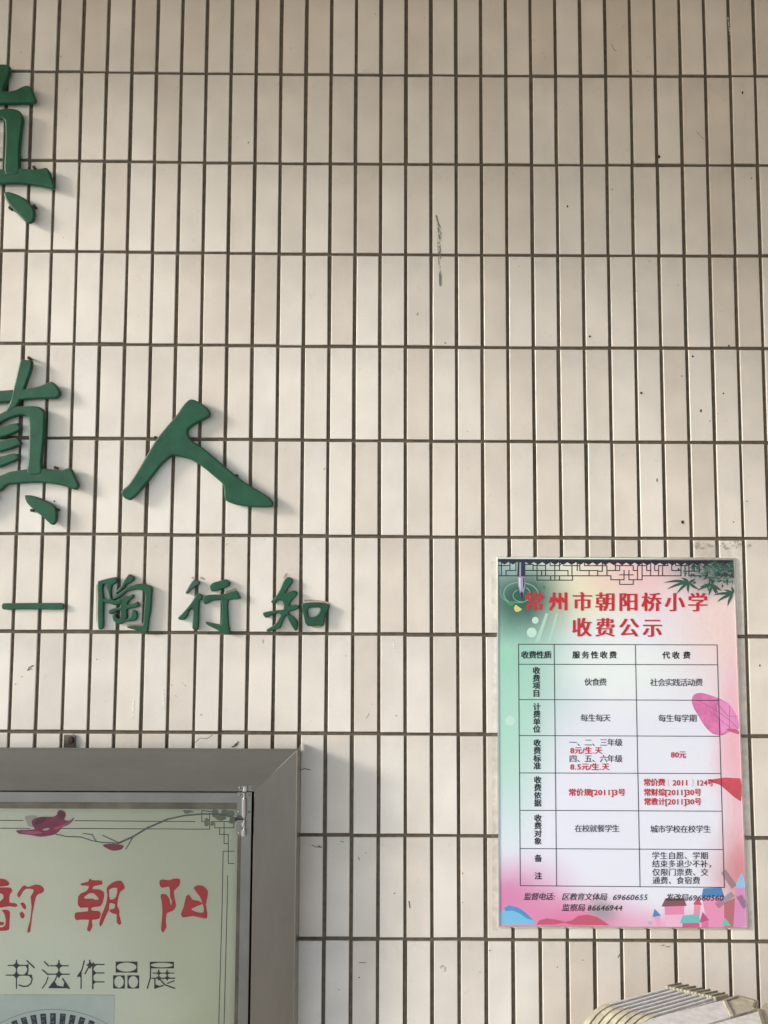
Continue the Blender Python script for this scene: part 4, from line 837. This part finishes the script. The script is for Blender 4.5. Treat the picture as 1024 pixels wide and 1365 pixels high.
MB().poly(smooth_loop(Fl([(340, 757), (380, 745), (400, 748), (380, 765), (350, 764)])), EX(6)).build('petal_tone', ink('ink_blossom_pale', 214, 176, 186), ex)
t = MB()
for l, w_ in [([(180, 370), (215, 378), (265, 380), (300, 392), (330, 397), (385, 400)], 1.3), ([(385, 400), (430, 380), (480, 350), (545, 322)], 2.4), ([(545, 322), (600, 310), (660, 305), (740, 305)], 2.0), ([(270, 368), (300, 372), (312, 392)], 1.2), ([(335, 375), (385, 398)], 1.2), ([(432, 380), (410, 418)], 1.5), ([(700, 305), (770, 318)], 1.4)]: t.line(F0(l), w_, EX(3) + len(t.f) * 4e-6)
t.build('branch', ink('ink_branch', 104, 100, 96, var=.2), ex)
t = MB()
for k, (x_, y_, rx, ry) in enumerate([(610, 298, 20, 5), (700, 305, 14, 16), (718, 318, 16, 12), (745, 305, 18, 14), (755, 325, 14, 12), (672, 330, 9, 14), (730, 298, 16, 8), (690, 336, 8, 8)]):
    t.poly(smooth_loop(F0([(x_ + rx * math.cos(q * math.pi / 4) * r2.uniform(.55, 1.2), y_ + ry * math.sin(q * math.pi / 4) * r2.uniform(.55, 1.2)) for q in range(8)])), EX(2) + k * 1e-5)
t.build('grey_leaves', ink('ink_grey_leaf', 128, 126, 104, var=.2), ex)
# calligraphy fan print lying on the poster
FD = XD + .0018
fan = empty('fan_print', P(70, 1440, FD), 'pale blue sheet with a fan of dark calligraphy panels, pinned on the exhibition poster', 'print')
fq = [P(-70, 1326, FD), P(152.3, 1326.5, FD), P(150, 1480, FD), P(-70, 1480, FD)]
MB().add(fq + [Vector((q.x, -XD - .0006, q.z)) for q in fq], [(3, 2, 1, 0), (0, 1, 5, 4), (1, 2, 6, 5), (2, 3, 7, 6), (3, 0, 4, 7)]).build('sheet', mat('fan_paper', c(216, 214, 206, K), .5, var=.06, vscale=30), fan)
fcx, fcy = 70.8, 1489.5
t = MB(); t.line([(fcx + 144 * math.sin(a_ / 50), fcy - 144 * math.cos(a_ / 50)) for a_ in range(-60, 61, 3)], .6, FD + .0002); t.build('fan_outline', ink('fan_grey', 110, 124, 128), fan)
t, t2 = MB(), MB()
for k in range(-9, 10):
    a_ = k * .0965; s_, c_ = math.sin(a_), math.cos(a_)
    def fp(u, r): return (fcx + r * s_ + u * c_, fcy - r * c_ + u * s_)
    t.poly([fp(-3.9, 139), fp(3.9, 139), fp(2.9, 78), fp(-2.9, 78)], FD + .0002)
    for q in range(7):
        r_ = 135.5 - q * 8
        if k == -1 and q == 0: t2.line([fp(-2, r_), fp(2, r_)], .7, FD + .0004); continue
        for j in range(4):
            u0, v0 = r2.uniform(-2.3, 2.3), r2.uniform(-2.3, 2.3); an = r2.choice((0, 0, 1.57, .8, -.8)); ln = r2.uniform(1.2, 2.6)
            t2.line([fp(u0 - math.cos(an) * ln / 2, r_ + v0 - math.sin(an) * ln / 2), fp(u0 + math.cos(an) * ln / 2, r_ + v0 + math.sin(an) * ln / 2)], .45, FD + .0004 + j * 2e-5)
t.build('fan_panels', ink('fan_dark', 44, 52, 58), fan); t2.build('fan_brushwork', ink('fan_white', 150, 160, 162), fan)

# ------------------------------------------------------------------ folded retractable gate
GH = .85
gate = empty('folding_gate', (PH(880, 1345, GH).x, PH(880, 1345, GH).y, 0), 'collapsed retractable gate with nested cream and aluminium hoops in the lower right corner', 'gate')
L0, R0 = PH(812, 1338.5, GH), PH(892, 1316.5, GH)
stp = (PH(841, 1345.5, GH) - L0) / 3
dirv = (R0 - L0).normalized(); side = Vector((-dirv.y, dirv.x, 0)) * -1        # toward the camera
def bar(mb, a, b, w, h, lat):
    """rectangular bar a->b, w wide along lat, h tall, top at a.z"""
    l2 = lat.normalized() * w / 2; v = []
    for p in (a, b):
        for s_, z_ in ((-1, 0), (1, 0), (1, -h), (-1, -h)): v.append(p + l2 * s_ + Vector((0, 0, z_)))
    mb.add(v, [(0, 1, 2, 3)[::-1], (4, 5, 6, 7), (0, 1, 5, 4), (1, 2, 6, 5), (2, 3, 7, 6), (3, 0, 4, 7)])
NH = 7
lat = stp.normalized(); SW = stp.length
for k in range(NH):
    o = stp * k; a, b = L0 + o, R0 + o * 1.0
    rodm = MB()
    bar(rodm, a, b, SW * .34, .012, lat); bar(rodm, a + lat * SW * .42 + Vector((0, 0, -.004)), b + lat * SW * .42 + Vector((0, 0, -.004)), SW * .2, .01, lat)
    rodm.build('hoop_tube', M_GALV, gate)
    # left elbow: broad arc curling over and down
    arc = MB(); w = SW * .74; R_ = .085; n = 9; vs_ = []
    for q in range(n + 1):
        an = q / n * math.pi / 2
        for (rr_) in (R_, R_ - .016):
            c0 = a + Vector((0, 0, -R_)) - dirv * 0 ; p = c0 + Vector((0, 0, math.cos(an) * rr_)) - dirv * (math.sin(an) * rr_)
            vs_ += [p - lat * w * .5, p + lat * w * .5]
    f_ = []
    for q in range(n):
        i0 = q * 4; i1 = i0 + 4
        f_ += [(i0, i0 + 1, i1 + 1, i1), (i0 + 2, i1 + 2, i1 + 3, i0 + 3), (i0, i1, i1 + 2, i0 + 2), (i0 + 1, i0 + 3, i1 + 3, i1 + 1)]
    f_ += [(0, 2, 3, 1), (n * 4, n * 4 + 1, n * 4 + 3, n * 4 + 2)]
    arc.add(vs_, f_); 
    bev = bmesh.new()
    arc.build('elbow', M_CREAM, gate, smooth=False)
    leg = MB(); e_ = a - dirv * R_ + Vector((0, 0, -R_)); bar(leg, e_ + dirv * .008, e_ + dirv * .008 + Vector((0, 0, 0)), w, 0, lat)
    leg = MB(); q_ = e_ + dirv * .008; leg.box((q_.x - .008, q_.y - w * .4, .03), (q_.x + .008, q_.y + w * .4, q_.z), .001); leg.build('leg', M_GALV, gate)
    # right saddle: short flat cap then drop
    cap = MB(); bar(cap, b - dirv * .002 + Vector((0, 0, .003)), b + dirv * .035 + Vector((0, 0, .001)), SW * .9, .016, lat)
    bar(cap, b + dirv * .035 + Vector((0, 0, .001)), b + dirv * .06 + Vector((0, 0, -.03)), SW * .9, .016, lat)
    cap.build('elbow_cap', M_CREAM, gate)
    cp = MB(); bar(cp, b - dirv * .004 + Vector((0, 0, .006)), b + dirv * .036 + Vector((0, 0, .004)), SW * .14, .006, lat); cp.build('cap_rib', M_CREAM_DK, gate)
    leg = MB(); q_ = b + dirv * .06; leg.box((q_.x - .008, q_.y - w * .4, .03), (q_.x + .008, q_.y + w * .4, GH - .035), .001); leg.build('leg', M_GALV, gate)
# broad head plate with raised cream corner
def slab(name, pts, th, m_, dz=0.0):
    v = [Vector((p.x, p.y, p.z + dz)) for p in pts]; n = len(v)
    ctr = sum(v, Vector()) / n
    low = [p - Vector((0, 0, th)) for p in v]; topi = [p + (ctr - p) * .03 + Vector((0, 0, .0015)) for p in v]
    f = [tuple(range(2 * n, 3 * n))] + [(i, (i + 1) % n, 2 * n + (i + 1) % n, 2 * n + i) for i in range(n)] + [(n + i, n + (i + 1) % n, (i + 1) % n, i) for i in range(n)] + [tuple(range(n, 2 * n))[::-1]]
    return MB().add(v + low + topi, f).build(name, m_, gate)
H2 = GH + .004
slab('head_plate', [PH(866, 1359, H2), PH(965, 1333.5, H2), PH(974, 1357, H2), PH(925, 1371, H2), PH(855, 1395, H2), PH(840, 1375, H2)], .012, M_GALV)
slab('corner_plate', [PH(964, 1334, H2), PH(983, 1327, H2), PH(1011, 1334.5, H2), PH(1009, 1346, H2), PH(974, 1357, H2)], .02, M_CREAM, .001)
def strip(pts, w, m_, dz):
    mb = MB()
    for a, b in zip(pts, pts[1:]): bar(mb, PH(*a, H2) + Vector((0, 0, dz)), PH(*b, H2) + Vector((0, 0, dz)), w, .006, (PH(*b, H2) - PH(*a, H2)).cross(Vector((0, 0, 1))))
    return mb.build('raised_rib', m_, gate)
strip([(967, 1336.5), (984, 1330.5), (1007, 1337), (1004, 1346)], .004, M_CREAM_DK, .005)
strip([(966, 1336.5), (975.5, 1356)], .006, M_CREAM, .006)
slab('head_plate', [PH(948, 1367, H2), PH(1012, 1349, H2), PH(1018, 1372, H2), PH(1000, 1400, H2), PH(930, 1400, H2)], .012, M_GALV, .001)
slab('corner_plate', [PH(1011, 1350, H2), PH(1020, 1338, H2), PH(1050, 1346, H2), PH(1055, 1372, H2), PH(1018, 1372, H2)], .02, M_CREAM, .0015)
strip([(1012, 1349), (1019, 1372)], .006, M_CREAM_DK, .007)
body = MB(); q_ = PH(900, 1395, GH); body.box((q_.x - .02, q_.y - .10, .05), (q_.x + .30, q_.y + .03, GH - .02), .01); body.build('drive_housing', M_CREAM, gate)
for dx in (.02, .26):
    wh = MB(); p = Vector((q_.x + dx, q_.y - .04, .035)); wh.tube([p - Vector((.02, 0, 0)), p + Vector((.02, 0, 0))], .035, 16); wh.build('wheel', M_DARK, gate)
for ob in list(bpy.data.objects):          # tidy
    if ob.name.startswith('tmp'): bpy.data.objects.remove(ob)
